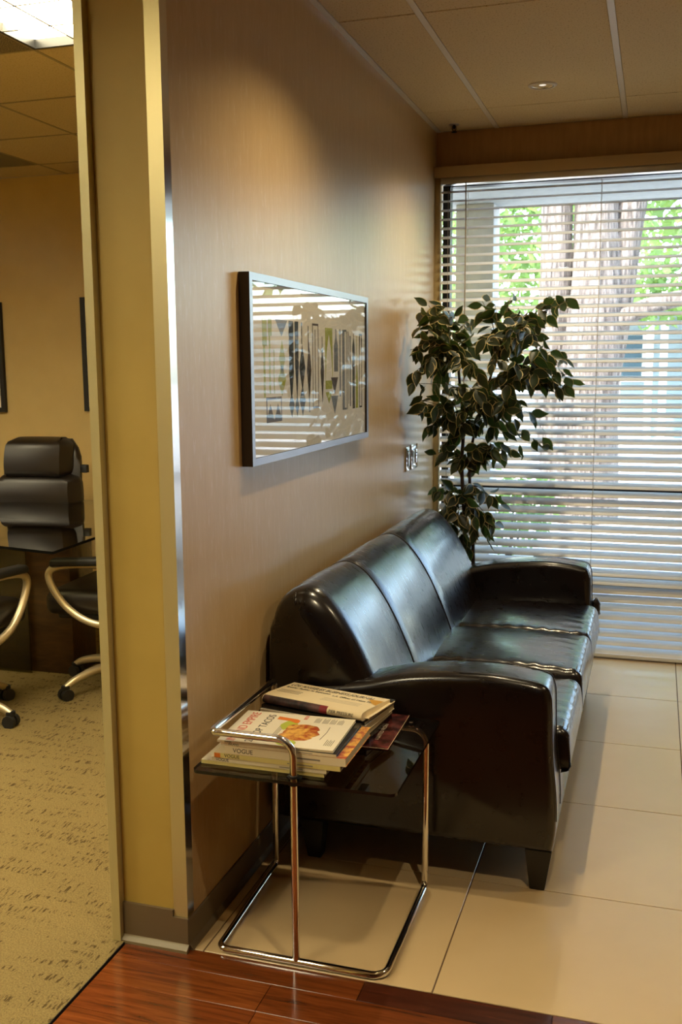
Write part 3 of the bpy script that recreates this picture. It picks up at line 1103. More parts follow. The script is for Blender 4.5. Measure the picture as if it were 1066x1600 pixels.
# rear pile
RP = 'rear pile of magazines on the side table'
rz = GT
r1_ = magazine('black magazine at the bottom of the rear pile under the newspaper', .256, -2.615, rz, .322, .205, .018, -.06, P['dark'], RP, page=P['dark'])
rz += .0184
r2_ = magazine('dark blue magazine in the middle of the rear pile', .256, -2.612, rz, .318, .205, .016, -.10, P['navy'], RP)
rz += .0164
r3_ = magazine('pale magazine with a blue photo, sticking out below the newspaper', .258, -2.612, rz, .322, .20, .018, -.14, P['white'], RP)
patch('photo', P['blue'], r3_, [(.085, -.09), (.158, -.09), (.158, -.02), (.085, -.02)], .0182)
rz += .0186
r4_ = magazine('dark glossy magazine lying right under the newspaper', .260, -2.610, rz, .32, .20, .009, -.17, P['dark'], RP)
rz += .0096

npz = rz
np_ = thing('newspaper', 'folded newspaper with a small-capitals masthead on top of the rear pile', 'newspaper', (.258, -2.628, npz))
np_.rotation_euler = (0, 0, -.22)
W2, D2 = .158, .083
bm = bmesh.new()
prof = []
for k in range(9):
    a = pi / 2 + pi * k / 8
    prof.append((-D2 + .012 + .014 * cos(a) , .0125 + .0115 * sin(a)))
top = [(D2, .014), (.04, .022), (-.03, .0255)]
prof = [(D2, .001), (D2, .014), (-.05, .0252)] + prof + [(-.02, .001)]
prism(bm, prof, 'x', -W2, W2)
o = finish(bm, 'sheets', P['cream'], None, smooth=True, angle=40); o.parent = np_
# loose inner leaf fanned out at the right
bm = bmesh.new()
prism(bm, [(W2 - .03, .003), (W2 + .012, .006), (W2 + .018, .013), (W2 + .016, .0134), (W2 + .010, .0068), (W2 - .03, .0042)], 'y', -D2 + .02, D2 - .004)
o = finish(bm, 'inner_leaf', P['cream'], None); o.parent = np_
def npz_at(y):
    pts = [(-D2 + .0, .0242), (-.05, .0252), (D2, .0140)]
    for (a, za), (b, zb) in zip(pts, pts[1:]):
        if y <= b:
            return za + (zb - za) * (y - a) / (b - a)
    return pts[-1][1]
tl = -math.atan2(.007, .04)
def on_paper(name, s, size, x, y, m=None, sx=1.0):
    slope = (npz_at(y + .01) - npz_at(y - .004)) / .014
    return lettering(name, s, size, m or P['black'], np_, (x, y, npz_at(y) + .0004), (math.atan(slope), 0, 0), sx=sx)
on_paper('masthead', 'LOS ANGELES BUSINESS JOURNAL', .029, -W2 + .010, .046, sx=.62)
on_paper('headline', 'Brewer Tackles Its Expansion', .017, -W2 + .010, .024, sx=.72)
on_paper('headline', 'L.A. Offices on Lease Time', .017, .010, .014, sx=.72)
bm = bmesh.new()
for k in range(3):
    zz_ = npz_at(-.004 - .011 * k) + .0004
    bx(bm, -W2 + .012, -W2 + .085, -.006 - .011 * k, -.0035 - .011 * k, zz_ - .0006, zz_ + .0002)
    bx(bm, .0, .12, -.012 - .011 * k, -.0095 - .011 * k, zz_ - .0006, zz_ + .0002)
o = finish(bm, 'text_lines', P['grey_ink'], None); o.parent = np_; o['kind'] = 'stuff'
bm = bmesh.new(); 
A = [(W2 - .046, .045), (W2 - .002, .048), (W2 - .002, .0), (W2 - .02, .012)]
vs_ = [bm.verts.new((a, b, npz_at(b) + .0009)) for a, b in A]; bm.faces.new(vs_)
r_ = bmesh.ops.extrude_face_region(bm, geom=list(bm.faces)); bmesh.ops.translate(bm, verts=[g_ for g_ in r_['geom'] if isinstance(g_, bmesh.types.BMVert)], vec=(0, 0, .0002))
o = finish(bm, 'corner_flash', P['gold'], None); o.parent = np_
# photo strip wrapped on the fold
def fold_strip(name, m, x0, x1, a0=100, a1=225):
    bm = bmesh.new()
    pr = []
    for k in range(7):
        a = radians(a0 + (a1 - a0) * k / 6)
        pr.append((-D2 + .012 + .0145 * cos(a), .0125 + .0120 * sin(a)))
    pi_ = [(a + .0006, b) for a, b in pr][::-1]
    prism(bm, pr + pi_, 'x', x0, x1)
    o = finish(bm, name, m, None, smooth=True, angle=40); o.parent = np_
fold_strip('photo_strip', P['photo'], -W2 + .002, .028)
fold_strip('red_strip', P['maroon'], .028, .052)
lettering('headline', 'PIER PRESSURE', .0118, P['black'], np_, (.058, -D2 - .0032, .0125), (radians(68), 0, 0))

bc = magazine('flat glossy dark red magazine lying right on the glass beside the rear pile', .415, -2.625, GT, .105, .265, .003, .02, P['plum'], None)
lettering('cover_title', '1 UNITED FRONT', .016, P['white'], bc, (.012, -.075, .0032), (0, 0, pi / 2))
bm = bmesh.new()
for e in ((-.0525, .0525, -.1325, -.1315), (.0515, .0525, -.1325, .1325)):
    bx(bm, e[0], e[1], e[2], e[3], .0028, .0034)
o = finish(bm, 'edge', P['page'], None); o.parent = bc

# ================================================================== FRAMED PICTURE
pc = thing('framed_picture', 'silver framed abstract print of dark and olive shapes hanging on the tan wall', 'picture', (0.0, -1.99, 1.48))
PX, PY0, PY1, PZ0, PZ1 = 0.034, -2.583, -1.396, 1.214, 1.750
FWD = 0.021
FRM = mat('grey_metal_frame', srgb(150, 150, 156), 0.32, 0.85)
FRMS = mat('dark_frame_side', srgb(50, 42, 38), 0.4)
for e in ((PY0, PY1, PZ1 - FWD, PZ1), (PY0, PY1, PZ0, PZ0 + FWD), (PY0, PY0 + FWD, PZ0 + FWD, PZ1 - FWD), (PY1 - FWD, PY1, PZ0 + FWD, PZ1 - FWD)):
    bm = bmesh.new()
    bx(bm, 0.002, PX, e[0], e[1], e[2], e[3])
    bm.normal_update()
    for f in bm.faces:
        f.material_index = 0 if f.normal.x > .5 else 1
    finish(bm, 'frame_rail', [FRM, FRMS], pc)
MATB = mat('cream_mat_board', srgb(228, 220, 204), 0.8)
box('mat_board', MATB, (0.004, 0.026, PY0 + FWD, PY1 - FWD, PZ0 + FWD, PZ1 - FWD), pc)
box('glazing', M['picture_glass'], (0.0295, 0.031, PY0 + FWD, PY1 - FWD, PZ0 + FWD, PZ1 - FWD), pc)
inks = {'k': mat('print_black', srgb(34, 32, 34), .7), 'o': mat('print_olive', srgb(158, 160, 40), .7), 'g': mat('print_grey', srgb(110, 112, 116), .7), 'b': mat('print_brown', srgb(76, 60, 48), .7)}
UY0, UY1, UZ0, UZ1 = PY0 + FWD, PY1 - FWD, PZ0 + FWD, PZ1 - FWD


def uv(u, v):      # u 0..1 left to right, v 0..1 bottom to top
    return (UY0 + (UY1 - UY0) * u, UZ0 + (UZ1 - UZ0) * v)


bms = {kk: bmesh.new() for kk in inks}


def shape(kk, pts):
    prism(bms[kk], [uv(a, b) for a, b in pts], 'x', 0.0259, 0.0264)


def bar(kk, u0, u1, v0, v1):
    shape(kk, [(u0, v0), (u1, v0), (u1, v1), (u0, v1)])


def lens(kk, u0, u1, v0, v1):
    um = (u0 + u1) / 2; vm = (v0 + v1) / 2
    shape(kk, [(um, v0), (u1, vm), (um, v1), (u0, vm)])


def spire(kk, u0, u1, v0, v1, down=False):
    um = (u0 + u1) / 2
    shape(kk, [(u0, v1), (um, v0), (u1, v1)] if down else [(u0, v0), (u1, v0), (um, v1)])


def outline(kk, u0, u1, v0, v1, wd=.006, wv=.014):
    bar(kk, u0, u0 + wd, v0, v1); bar(kk, u1 - wd, u1, v0, v1); bar(kk, u0, u1, v0, v0 + wv); bar(kk, u0, u1, v1 - wv, v1)


bar('o', .075, .105, .64, .80); bar('o', .115, .140, .70, .80); bar('o', .08, .092, .34, .64); bar('o', .118, .128, .36, .70); bar('o', .15, .156, .36, .62)
outline('b', .095, .205, .19, .34); spire('b', .095, .15, .20, .30); spire('b', .15, .205, .20, .30)
spire('g', .165, .255, .70, .80, True); lens('o', .19, .235, .46, .68); lens('o', .18, .24, .34, .54)
bar('k', .265, .300, .50, .80); spire('k', .262, .302, .28, .50, True); lens('k', .262, .302, .20, .36)
bar('k', .312, .340, .52, .80); spire('k', .312, .340, .30, .52, True); lens('k', .31, .34, .20, .34)
bar('k', .365, .371, .66, .80); lens('k', .345, .395, .36, .66); lens('k', .345, .395, .2, .40)
bar('b', .42, .426, .62, .78); lens('b', .408, .448, .30, .68); bar('b', .424, .432, .22, .5)
outline('b', .458, .512, .24, .80, .005); bar('b', .48, .485, .3, .76)
lens('b', .53, .562, .26, .70); bar('b', .543, .548, .3, .72)
shape('o', [(.575, .78), (.645, .78), (.645, .40), (.632, .62), (.61, .74), (.588, .62), (.575, .40)]); bar('o', .575, .64, .36, .42); spire('o', .575, .64, .26, .34, True)
shape('g', [(.66, .48), (.70, .48), (.70, .66), (.685, .72), (.685, .78), (.675, .78), (.675, .72), (.66, .66)])
spire('b', .628, .70, .32, .44, True); spire('g', .628, .70, .18, .31, True)
bar('g', .715, .728, .30, .78); bar('g', .745, .765, .20, .78); outline('g', .765, .79, .20, .78, .004); bar('k', .797, .801, .2, .77)
bar('k', .81, .814, .24, .77); bar('g', .825, .836, .22, .74)
shape('k', [(.855, .20), (.88, .20), (.88, .66), (.868, .74), (.855, .66)]); bar('k', .866, .870, .7, .76)
shape('o', [(.89, .20), (.918, .20), (.915, .42), (.904, .54), (.893, .42)]); bar('o', .902, .906, .5, .74)
outline('k', .932, .965, .2, .76, .006, .012); spire('k', .932, .945, .62, .76, True); spire('k', .952, .965, .62, .76, True)
for kk, nm in (('k', 'print_black'), ('o', 'print_olive'), ('g', 'print_grey'), ('b', 'print_brown')):
    finish(bms[kk], nm, inks[kk], pc)


# ================================================================== WALL PLATES
def plate(name, label, y0, y1, z0_, z1_, gangs):
    t = thing(name, label, 'wall plate', (0, (y0 + y1) / 2, (z0_ + z1_) / 2), 'mirror wall plates beside the plant')
    box('plate', M['plate'], (0.0005, 0.007, y0, y1, z0_, z1_), t, bev=0.003, seg=3)
    for k in range(gangs):
        yc = y0 + (y1 - y0) * (k + .5) / gangs
        zc = (z0_ + z1_) / 2
        box('rocker', M['plate'] if k else M['steel'], (0.0065, 0.0115, yc - .016, yc + .016, zc - .033, zc + .033), t, bev=0.002)
        bm = bmesh.new()
        for s in (-1, 1):
            bx(bm, .0065, .0078, yc - .003, yc + .003, zc + s * .048 - .003, zc + s * .048 + .003)
        finish(bm, 'screw', M['steel'], t)
    return t


plate('outlet_plate', 'narrow shiny wall plate on the tan wall, nearer to the picture', -.655, -.578, .998, 1.113, 1)
plate('switch_plate', 'wider shiny wall plate on the tan wall, nearer to the plant', -.552, -.428, .998, 1.117, 2)

# ================================================================== POTTED FICUS
fx, fy = 0.262, -0.36
plant = thing('potted_ficus', 'variegated ficus tree with cream-edged leaves between the sofa and the window', 'plant', (fx, fy, 0))
bm = bmesh.new()
lathe(bm, [(0.0, 0.0), (0.105, 0.0), (0.115, 0.01), (0.145, 0.25), (0.155, 0.255), (0.155, 0.275), (0.142, 0.275), (0.138, 0.24), (0.0, 0.24)], fx, fy, 28)
finish(bm, 'pot', M['pot'], plant, smooth=True, angle=40)
bm = bmesh.new(); lathe(bm, [(0.138, .243), (0.1, .255), (0.0, .262)], fx, fy, 20)
finish(bm, 'moss', M['moss'], plant, smooth=True)
tA = [(fx - .01, fy, .25), (.244, -.40, .53), (.238, -.41, .75), (.224, -.42, 1.0), (.23, -.42, 1.2), (.21, -.43, 1.42), (.2, -.45, 1.6)]
tB = [(fx + .02, fy, .25), (.282, -.40, .53), (.272, -.39, .75), (.258, -.40, 1.0), (.29, -.42, 1.2), (.35, -.44, 1.4), (.42, -.44, 1.62)]
for tk, r0 in ((tA, .0115), (tB, .0095)):
    pts = catmull(tk, 5)
    bm = bmesh.new()
    tube(bm, pts, [r0 * (1.1 - .65 * i / len(pts)) for i in range(len(pts))], 8)
    finish(bm, 'trunk', M['bark'], plant, smooth=True)


def leaf_mesh(name, droop, fold, wav, flip=False):
    bm = bmesh.new()
    Lg, Wd = 1.0, 0.29
    st_ = [(0.0, .0), (.14, .55), (.34, .95), (.55, .97), (.76, .66), (.9, .30)]
    def V(u, s):
        z = -droop * u * u + fold * abs(s) + wav * sin(9 * u) * abs(s)
        return bm.verts.new((s * Wd, u * Lg, z))
    rowsL = []
    for u, wd in st_[1:]:
        rowsL.append([V(u, -wd), V(u, -wd * .86), V(u, 0), V(u, wd * .86), V(u, wd)])
    base_ = V(0, 0); tip = V(1.04, 0)
    R0, Rn = rowsL[0], rowsL[-1]
    def F(vs, mi):
        f = bm.faces.new(vs); f.material_index = mi; f.smooth = True
    F((base_, R0[1], R0[0]), 1); F((base_, R0[2], R0[1]), 0); F((base_, R0[3], R0[2]), 0); F((base_, R0[4], R0[3]), 1)
    for A_, B_ in zip(rowsL, rowsL[1:]):
        for j in range(4):
            F((A_[j], A_[j + 1], B_[j + 1], B_[j]), 1 if j in (0, 3) else 0)
    F((Rn[0], Rn[1], tip), 1); F((Rn[1], Rn[2], tip), 0); F((Rn[2], Rn[3], tip), 0); F((Rn[3], Rn[4], tip), 1)
    me = bpy.data.meshes.new(name)
    bm.to_mesh(me); bm.free()
    me.materials.append(M['leaf']); me.materials.append(M['leaf_edge'])
    return me


LM = [leaf_mesh('leaf', .16, .10, .02), leaf_mesh('leaf', .30, .05, .04), leaf_mesh('leaf', .06, .14, .0), leaf_mesh('leaf', .22, -.06, .05)]
TIPS = [(0.04,-0.74,1.44),(0.04,-0.72,1.56),(0.07,-0.70,1.65),(0.07,-0.66,1.74),(0.10,-0.62,1.76),(0.11,-0.62,1.62),(0.10,-0.66,1.52),(0.06,-0.70,1.41),(0.05,-0.72,1.31),(0.07,-0.62,1.33),(0.11,-0.40,1.78),(0.17,-0.45,1.70),(0.14,-0.50,1.64),(0.18,-0.55,1.54),(0.12,-0.50,1.43),(0.14,-0.50,1.33),(0.10,-0.50,1.27),(0.08,-0.50,1.20),(0.30,-0.35,1.79),(0.37,-0.40,1.77),(0.23,-0.30,1.71),(0.43,-0.30,1.81),(0.48,-0.40,1.75),(0.59,-0.35,1.78),(0.65,-0.35,1.80),(0.70,-0.35,1.78),(0.62,-0.35,1.75),(0.54,-0.60,1.67),(0.58,-0.60,1.69),(0.60,-0.60,1.62),(0.59,-0.62,1.56),(0.53,-0.65,1.60),(0.45,-0.60,1.57),(0.35,-0.55,1.61),(0.27,-0.40,1.57),(0.66,-0.40,1.56),(0.69,-0.40,1.50),(0.61,-0.50,1.49),(0.57,-0.60,1.46),(0.49,-0.65,1.49),(0.40,-0.65,1.50),(0.32,-0.65,1.46),(0.25,-0.60,1.49),(0.72,-0.40,1.44),(0.71,-0.40,1.38),(0.67,-0.40,1.40),(0.62,-0.40,1.41),(0.57,-0.40,1.43),(0.53,-0.50,1.40),(0.47,-0.60,1.39),(0.39,-0.65,1.41),(0.30,-0.65,1.38),(0.22,-0.60,1.39),(0.34,-0.60,1.32),(0.44,-0.60,1.30),(0.24,-0.55,1.28),(0.51,-0.50,1.31),(0.58,-0.40,1.24),(0.61,-0.40,1.13),(0.55,-0.40,1.16),(0.47,-0.50,1.23),(0.41,-0.45,1.19),(0.34,-0.50,1.22),(0.26,-0.50,1.21),(0.16,-0.45,1.22),(0.45,-0.35,1.09),(0.15,-0.40,1.12),(0.10,-0.40,1.08),(0.20,-0.40,1.05),(0.30,-0.45,1.10),(0.36,-0.45,1.10),(0.32,-0.40,1.05),(0.26,-0.40,1.02),
        (0.10,-0.40,0.89),(0.18,-0.45,0.88),(0.28,-0.50,0.92),(0.23,-0.45,0.87),(0.32,-0.45,0.87),(0.36,-0.40,0.86),(0.40,-0.35,0.84),(0.31,-0.50,0.80),(0.34,-0.45,0.76),(0.38,-0.45,0.74),(0.36,-0.40,0.68),(0.30,-0.50,0.71),(0.24,-0.50,0.77),(0.19,-0.50,0.79),(0.13,-0.45,0.77),(0.10,-0.45,0.75),(0.17,-0.45,0.69),(0.20,-0.45,0.65),(0.24,-0.45,0.63),(0.28,-0.50,0.83)]
rl_ = random.Random(5)
leaves = []
HUBS = [Vector((.19, -.48, 1.52)), Vector((.40, -.46, 1.55)), Vector((.24, -.42, 1.2)), Vector((.33, -.44, 1.3)), Vector((.5, -.46, 1.42)), Vector((.245, -.41, .82)), Vector((.25, -.42, 1.02))]
twb = bmesh.new()
for h in HUBS[:5]:
    src = min((Vector(q) for q in tA[4:] + tB[4:]), key=lambda q: (q - h).length)
    tube(twb, [src, (src + h) / 2 + Vector((0, 0, .02)), h], [.005, .004, .0035], 5)
for tp in TIPS:
    T = Vector(tp)
    low = T.z < .95
    hub = min((HUBS[5:6] if low else HUBS), key=lambda q: (q - T).length + (0.2 if q.z > T.z + .1 else 0))
    mid = (hub + T) / 2 + Vector((0, 0, .03 + .02 * rl_.random()))
    pts = [hub, mid, T]
    tube(twb, pts, [.0026, .0018, .001], 4)
    d = (T - hub)
    dn = d.normalized() if d.length > .01 else Vector((0, 0, 1))
    n_lv = 10 if not low else 6
    for k in range(n_lv):
        f_ = 1.0 - (.085 if not low else .06) * k
        pos = (mid.lerp(T, max(0, (f_ - .5) * 2)) if f_ > .5 else hub.lerp(mid, f_ * 2)) + Vector((rl_.uniform(-.02, .02), rl_.uniform(-.03, .03), rl_.uniform(-.02, .02)))
        side = Vector((-dn.y, dn.x, 0))
        if side.length < .1:
            side = Vector((1, 0, 0))
        side.normalize()
        sgn = 1 if k % 2 else -1
        direc = (dn * (.8 if k == 0 else .35) + side * sgn * (.15 if k == 0 else .7) + Vector((rl_.uniform(-.5, .5), rl_.uniform(-.3, .3), rl_.uniform(-1.0, .35) - .45))).normalized()
        leaves.append((pos, direc, rl_.uniform(.064, .090)))
finish(twb, 'twigs', M['twig'], plant, smooth=True)['kind'] = 'stuff'
# nearest leaves as single parts, the rest joined
camp = Vector((1.106, -5.173, 1.497))
leaves.sort(key=lambda q: (q[0] - camp).length)
rest = bmesh.new()
for i, (pos, direc, ln) in enumerate(leaves):
    yv = direc
    zv = Vector((rl_.uniform(-.9, .9), -1.0 + rl_.uniform(-.2, 1.0), rl_.uniform(-.4, .9)))
    xv = yv.cross(zv)
    if xv.length < .05:
        xv = yv.cross(Vector((1, 0, 0)))
    xv.normalize(); zv = xv.cross(yv)
    R_ = Matrix((xv, yv, zv)).transposed().to_4x4()
    mw = Matrix.Translation(pos) @ R_ @ Matrix.Scale(ln, 4)
    # keep clear of the wall
    tipx = (mw @ Vector((0, 1.04, 0))).x
    if min(tipx, pos.x) < .03:
        mw = Matrix.Translation(Vector((.035 - min(tipx, pos.x), 0, 0))) @ mw
    tipy = max((mw @ Vector((0, 1.04, 0))).y, pos.y)
    if tipy > -.10:
        mw = Matrix.Translation(Vector((0, -.11 - tipy, 0))) @ mw
    me = LM[i % 4]
    if i < 296:
        o = bpy.data.objects.new('leaf', me)
        COL.objects.link(o)
        o.parent = plant
        o.matrix_basis = Matrix.Translation(-Vector((fx, fy, 0))) @ mw
    else:
        tmp = bmesh.new(); tmp.from_mesh(me); tmp.transform(mw)
        tm = bpy.data.meshes.new('t'); tmp.to_mesh(tm); tmp.free()
        rest.from_mesh(tm); bpy.data.meshes.remove(tm)
o = finish(rest, 'small_leaves', [M['leaf'], M['leaf_edge']], plant, smooth=True)
o['kind'] = 'stuff'

# ================================================================== CONFERENCE ROOM
ct = thing('conference_table', 'dark glass conference table on a brown pedestal seen through the doorway', 'table', (-2.2, -.95, 0))
bm = bmesh.new()
poly = [(-1.252, -1.655), (-2.2, -1.47), (-3.4, -1.45), (-3.5, -.9), (-3.4, -.2), (-2.2, -.19), (-1.40, -.20), (-1.29, -.95)]
prism(bm, poly, 'z', .728, .74)
bm.normal_update()
for f in bm.faces:
    f.material_index = 1 if abs(f.normal.z) < .5 else 0
finish(bm, 'glass_top', [M['table_glass'], M['glass_edge']], ct)
WD = wood_mat('dark_walnut', srgb(40, 26, 14), srgb(62, 42, 22), srgb(84, 58, 32), .3)
box('pedestal', WD, (-3.0, -1.56, -1.06, -.85, 0.0, .728), ct, bev=.004)
box('pedestal_panel', M['table_glass'], (-3.0, -1.78, -1.10, -1.088, 0.0, .728), ct)


def office_chair(label, x, y, rz, high=True):
    t = thing('office_chair', label, 'chair', (x, y, 0), 'black leather chairs round the conference table')
    t.rotation_euler = (0, 0, rz)     # chair faces +y in its own frame

    def add(bm, name, m, par=t, smooth=True, angle=60):
        o = finish(bm, name, m, None, smooth=smooth, angle=angle)
        o.parent = par
        return o
    # star base
    bm = bmesh.new(); lathe(bm, [(0, .06), (.04, .06), (.04, .12), (.026, .13), (.026, .40), (0, .40)], 0, 0, 14)
    add(bm, 'column', M['rubber'])
    for k in range(5):
        a = 2 * pi * k / 5 + 1.3
        c_, s_ = cos(a), sin(a)
        bm = bmesh.new()
        pts = [(c_ * .03, s_ * .03, .115), (c_ * .15, s_ * .15, .112), (c_ * .26, s_ * .26, .088), (c_ * .315, s_ * .315, .062)]
        tube(bm, catmull(pts, 4), [.024 - .0008 * i for i in range(13)], 8)
        lg = add(bm, 'leg', M['arm_metal'])
        bm = bmesh.new()
        for off in (-.016, .016):
            ctr = Vector((c_ * .315 - s_ * off, s_ * .315 + c_ * off, .028))
            tube(bm, [ctr - Vector((-s_, c_, 0)) * .010, ctr + Vector((-s_, c_, 0)) * .010], .028, 14)
        tube(bm, [(c_ * .315, s_ * .315, .05), (c_ * .315, s_ * .315, .07)], .02, 8)
        o = add(bm, 'caster', M['rubber'], lg)
    # seat
    bm = bmesh.new()
    bx(bm, -.255, .255, -.24, .27, .40, .515, bev=.045, seg=4)
    for v in bm.verts:
        v.co.z += -.02 * max(0, (v.co.y - .15) / .12) + .012 * (1 - (v.co.x / .26) ** 2)
    add(bm, 'seat', M['chair_leather'])
    bm = bmesh.new(); bx(bm, -.22, .22, -.2, .22, .37, .405, bev=.012)
    add(bm, 'seat_pan', M['rubber'])
    # back: lower pad and pillow head pad, leaning
    def pad(z0_, z1_, hw0, hw1, th, y0_, name, crown):
        bm = bmesh.new()
        nu, nv = 12, 12
        fr, bk_ = [], []
        for j in range(nv + 1):
            v = j / nv
            row_f, row_b = [], []
            for i in range(nu + 1):
                u = -1 + 2 * i / nu
                hw = hw0 + (hw1 - hw0) * v
                rr__ = min(1, (1 - abs(u)) / .16) ; rv = min(1, min(v, 1 - v) / .16)
                k_ = math.sqrt(max(0, 1 - (1 - rr__) ** 2)) * math.sqrt(max(0, 1 - (1 - rv) ** 2))
                z = z0_ + (z1_ - z0_) * v
                # corner rounding
                cr = (abs(u) ** 4) * ((2 * v - 1) ** 6) * .07
                yb = y0_ - .16 * (z - .5) + .03 * u * u
                row_f.append(bm.verts.new((u * (hw - cr), yb + th * (.15 + .85 * k_) + crown * k_ * sin(pi * v), z)))
                row_b.append(bm.verts.new((u * (hw - cr), yb - .02 - .02 * k_, z)))
            fr.append(row_f); bk_.append(row_b)
        for j in range(nv):
            for i in range(nu):
                bm.faces.new((fr[j][i], fr[j][i + 1], fr[j + 1][i + 1], fr[j + 1][i]))
                bm.faces.new((bk_[j][i], bk_[j + 1][i], bk_[j + 1][i + 1], bk_[j][i + 1]))
        for i in range(nu):
            bm.faces.new((fr[0][i], bk_[0][i], bk_[0][i + 1], fr[0][i + 1])); bm.faces.new((fr[nv][i], fr[nv][i + 1], bk_[nv][i + 1], bk_[nv][i]))
        for j in range(nv):
            bm.faces.new((fr[j][0], fr[j + 1][0], bk_[j + 1][0], bk_[j][0])); bm.faces.new((fr[j][nu], bk_[j][nu], bk_[j + 1][nu], fr[j + 1][nu]))
        return add(bm, name, M['chair_leather'])
    if high:
        pad(.50, .72, .245, .25, .07, -.20, 'lumbar_pad', .02)
        pad(.70, .90, .27, .25, .08, -.20, 'back_pad', .02)
        pad(.50, 1.09, .24, .235, .035, -.225, 'back_shell', .0)
        pad(.87, 1.10, .205, .20, .10, -.20, 'head_pillow', .015)
        bm = bmesh.new(); bx(bm, -.275, -.235, -.29, -.26, .90, .945, bev=.004)
        add(bm, 'back_clip', M['rubber'])
    else:
        pad(.50, .74, .245, .25, .07, -.20, 'lumbar_pad', .02)
        pad(.72, .98, .25, .23, .06, -.20, 'back_pad', .02)
    # looped arms
    for s in (-1, 1):
        X = s * .285
        pts = [(a_, b_, c_ - .03) for a_, b_, c_ in [(X, -.19, .50), (X, -.20, .60), (X, -.13, .655), (X, .02, .668), (X, .16, .655), (X, .215, .625), (X, .205, .565), (X, .15, .485), (X, .07, .425), (X * .95, -.02, .395), (X * .75, -.05, .415)]]
        bm = bmesh.new()
        pp = catmull(pts, 5)
        tube(bm, pp, .017, 8)
        ar = add(bm, 'arm', M['arm_metal'])
        bm = bmesh.new()
        bx(bm, X - .032, X + .032, -.17, .20, .642, .678, bev=.014, seg=3)
        for v in bm.verts:
            v.co.z -= .02 * max(0, (v.co.y - .05) / .15) ** 2
        add(bm, 'arm_pad', M['rubber'], ar)
    return t


office_chair('black leather chair facing the doorway across the far side of the glass table', -2.20, -.52, pi + .10)
office_chair('black leather chair at the right end of the glass table, half behind the door jamb', -1.24, -1.12, pi / 2 + .08, False)
office_chair('black leather chair at the near side of the glass table, mostly out of frame', -1.74, -1.77, 0.0, False)


def wall_picture(label, x0, x1, z0_, z1_):
    t = thing('wall_picture', label, 'picture', ((x0 + x1) / 2, .33, (z0_ + z1_) / 2), 'black framed pictures on the conference room wall')
    for e in ((x0, x1, z1_ - .03, z1_), (x0, x1, z0_, z0_ + .03), (x0, x0 + .03, z0_ + .03, z1_ - .03), (x1 - .03, x1, z0_ + .03, z1_ - .03)):
        box('frame_rail', M['rubber'], (e[0], e[1], .305, .329, e[2], e[3]), t)
    box('print', MATB, (x0 + .03, x1 - .03, .315, .328, z0_ + .03, z1_ - .03), t)
    return t


wall_picture('black framed picture on the conference wall at the left picture edge', -3.55, -2.86, 1.21, 1.90)
wall_picture('black framed picture on the conference wall, mostly behind the door jamb', -2.285, -1.6, 1.22, 1.915)

# ================================================================== OUTSIDE
conc = varied('pale_concrete', srgb(206, 205, 202), srgb(192, 191, 188), 8, 0.85)
structure(box('ground', conc, (-30, 30, 0.161, 60, -0.3, -0.06)))
ovh = varied('pale_stucco', srgb(206, 206, 204), srgb(196, 196, 194), 20, 0.85)
bm = bmesh.new()
bx(bm, 0.0, 8, 0.161, 1.62, 2.50, 2.9)
bx(bm, -3, 0.0, 0.46, 1.62, 2.50, 2.9)
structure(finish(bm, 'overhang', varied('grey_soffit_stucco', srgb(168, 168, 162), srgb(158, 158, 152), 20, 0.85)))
col = thing('porch_column', 'pale concrete column under the overhang outside the window', 'column', (-.03, 1.5, -.06))
bm = bmesh.new(); bx(bm, -.16, .085, 1.35, 1.6, -.06, 2.50, bev=.008)
finish(bm, 'shaft', ovh, col, smooth=True, angle=40)
bm = bmesh.new(); bx(bm, -.18, .105, 1.33, 1.62, -.06, .12, bev=.008)
finish(bm, 'plinth', ovh, col, smooth=True, angle=40)

gbark = varied('outdoor_bark', srgb(62, 54, 48), srgb(132, 120, 110), 12, 0.9, (3, 3, 0.35), bmp=1.0, bdist=.03)
gl1 = mat('tree_leaf_light', srgb(120, 150, 84), 0.5)
gl2 = mat('tree_leaf_mid', srgb(86, 122, 66), 0.5)
for gm in (gl1, gl2):
    t_ = nd(gm, 'ShaderNodeBsdfTranslucent'); t_.inputs[0].default_value = srgb(160, 184, 96)
    x_ = nd(gm, 'ShaderNodeMixShader'); x_.inputs[0].default_value = .45
    lk(gm, bsdf(gm).outputs[0], x_.inputs[1]); lk(gm, t_.outputs[0], x_.inputs[2])
    lk(gm, x_.outputs[0], gm.node_tree.nodes['Material Output'].inputs[0])


def foliage(name, blobs, n, size, parent, seed):
    rn = random.Random(seed)
    vs, fs, mi = [], [], []
    tot = sum(b[3] ** 2 for b in blobs)
    for (cx, cy, cz, r) in blobs:
        for _ in range(int(n * r * r / tot)):
            while True:
                d = Vector((rn.uniform(-1, 1), rn.uniform(-1, 1), rn.uniform(-1, 1)))
                if .3 < d.length < 1:
                    break
            p = Vector((cx, cy, cz)) + d * r
            a = Vector((rn.uniform(-1, 1), rn.uniform(-1, 1), rn.uniform(-1, .4))).normalized()
            b = a.cross(Vector((rn.uniform(-1, 1), rn.uniform(-1, 1), rn.uniform(-1, 1)))).normalized()
            s = size * rn.uniform(.7, 1.3)
            k = len(vs)
            vs += [p, p + a * s * .5 + b * s * .28, p + a * s, p + a * s * .5 - b * s * .28]
            fs.append((k, k + 1, k + 2, k + 3)); mi.append(rn.randrange(2))
    me = bpy.data.meshes.new(name)
    me.from_pydata([tuple(v) for v in vs], [], fs)
    me.materials.append(gl1); me.materials.append(gl2)
    me.polygons.foreach_set('material_index', mi)
    o = bpy.data.objects.new(name, me); COL.objects.link(o)
    o.parent = parent; o.location = -Vector(parent['_org'])
    o['kind'] = 'stuff'
    return o


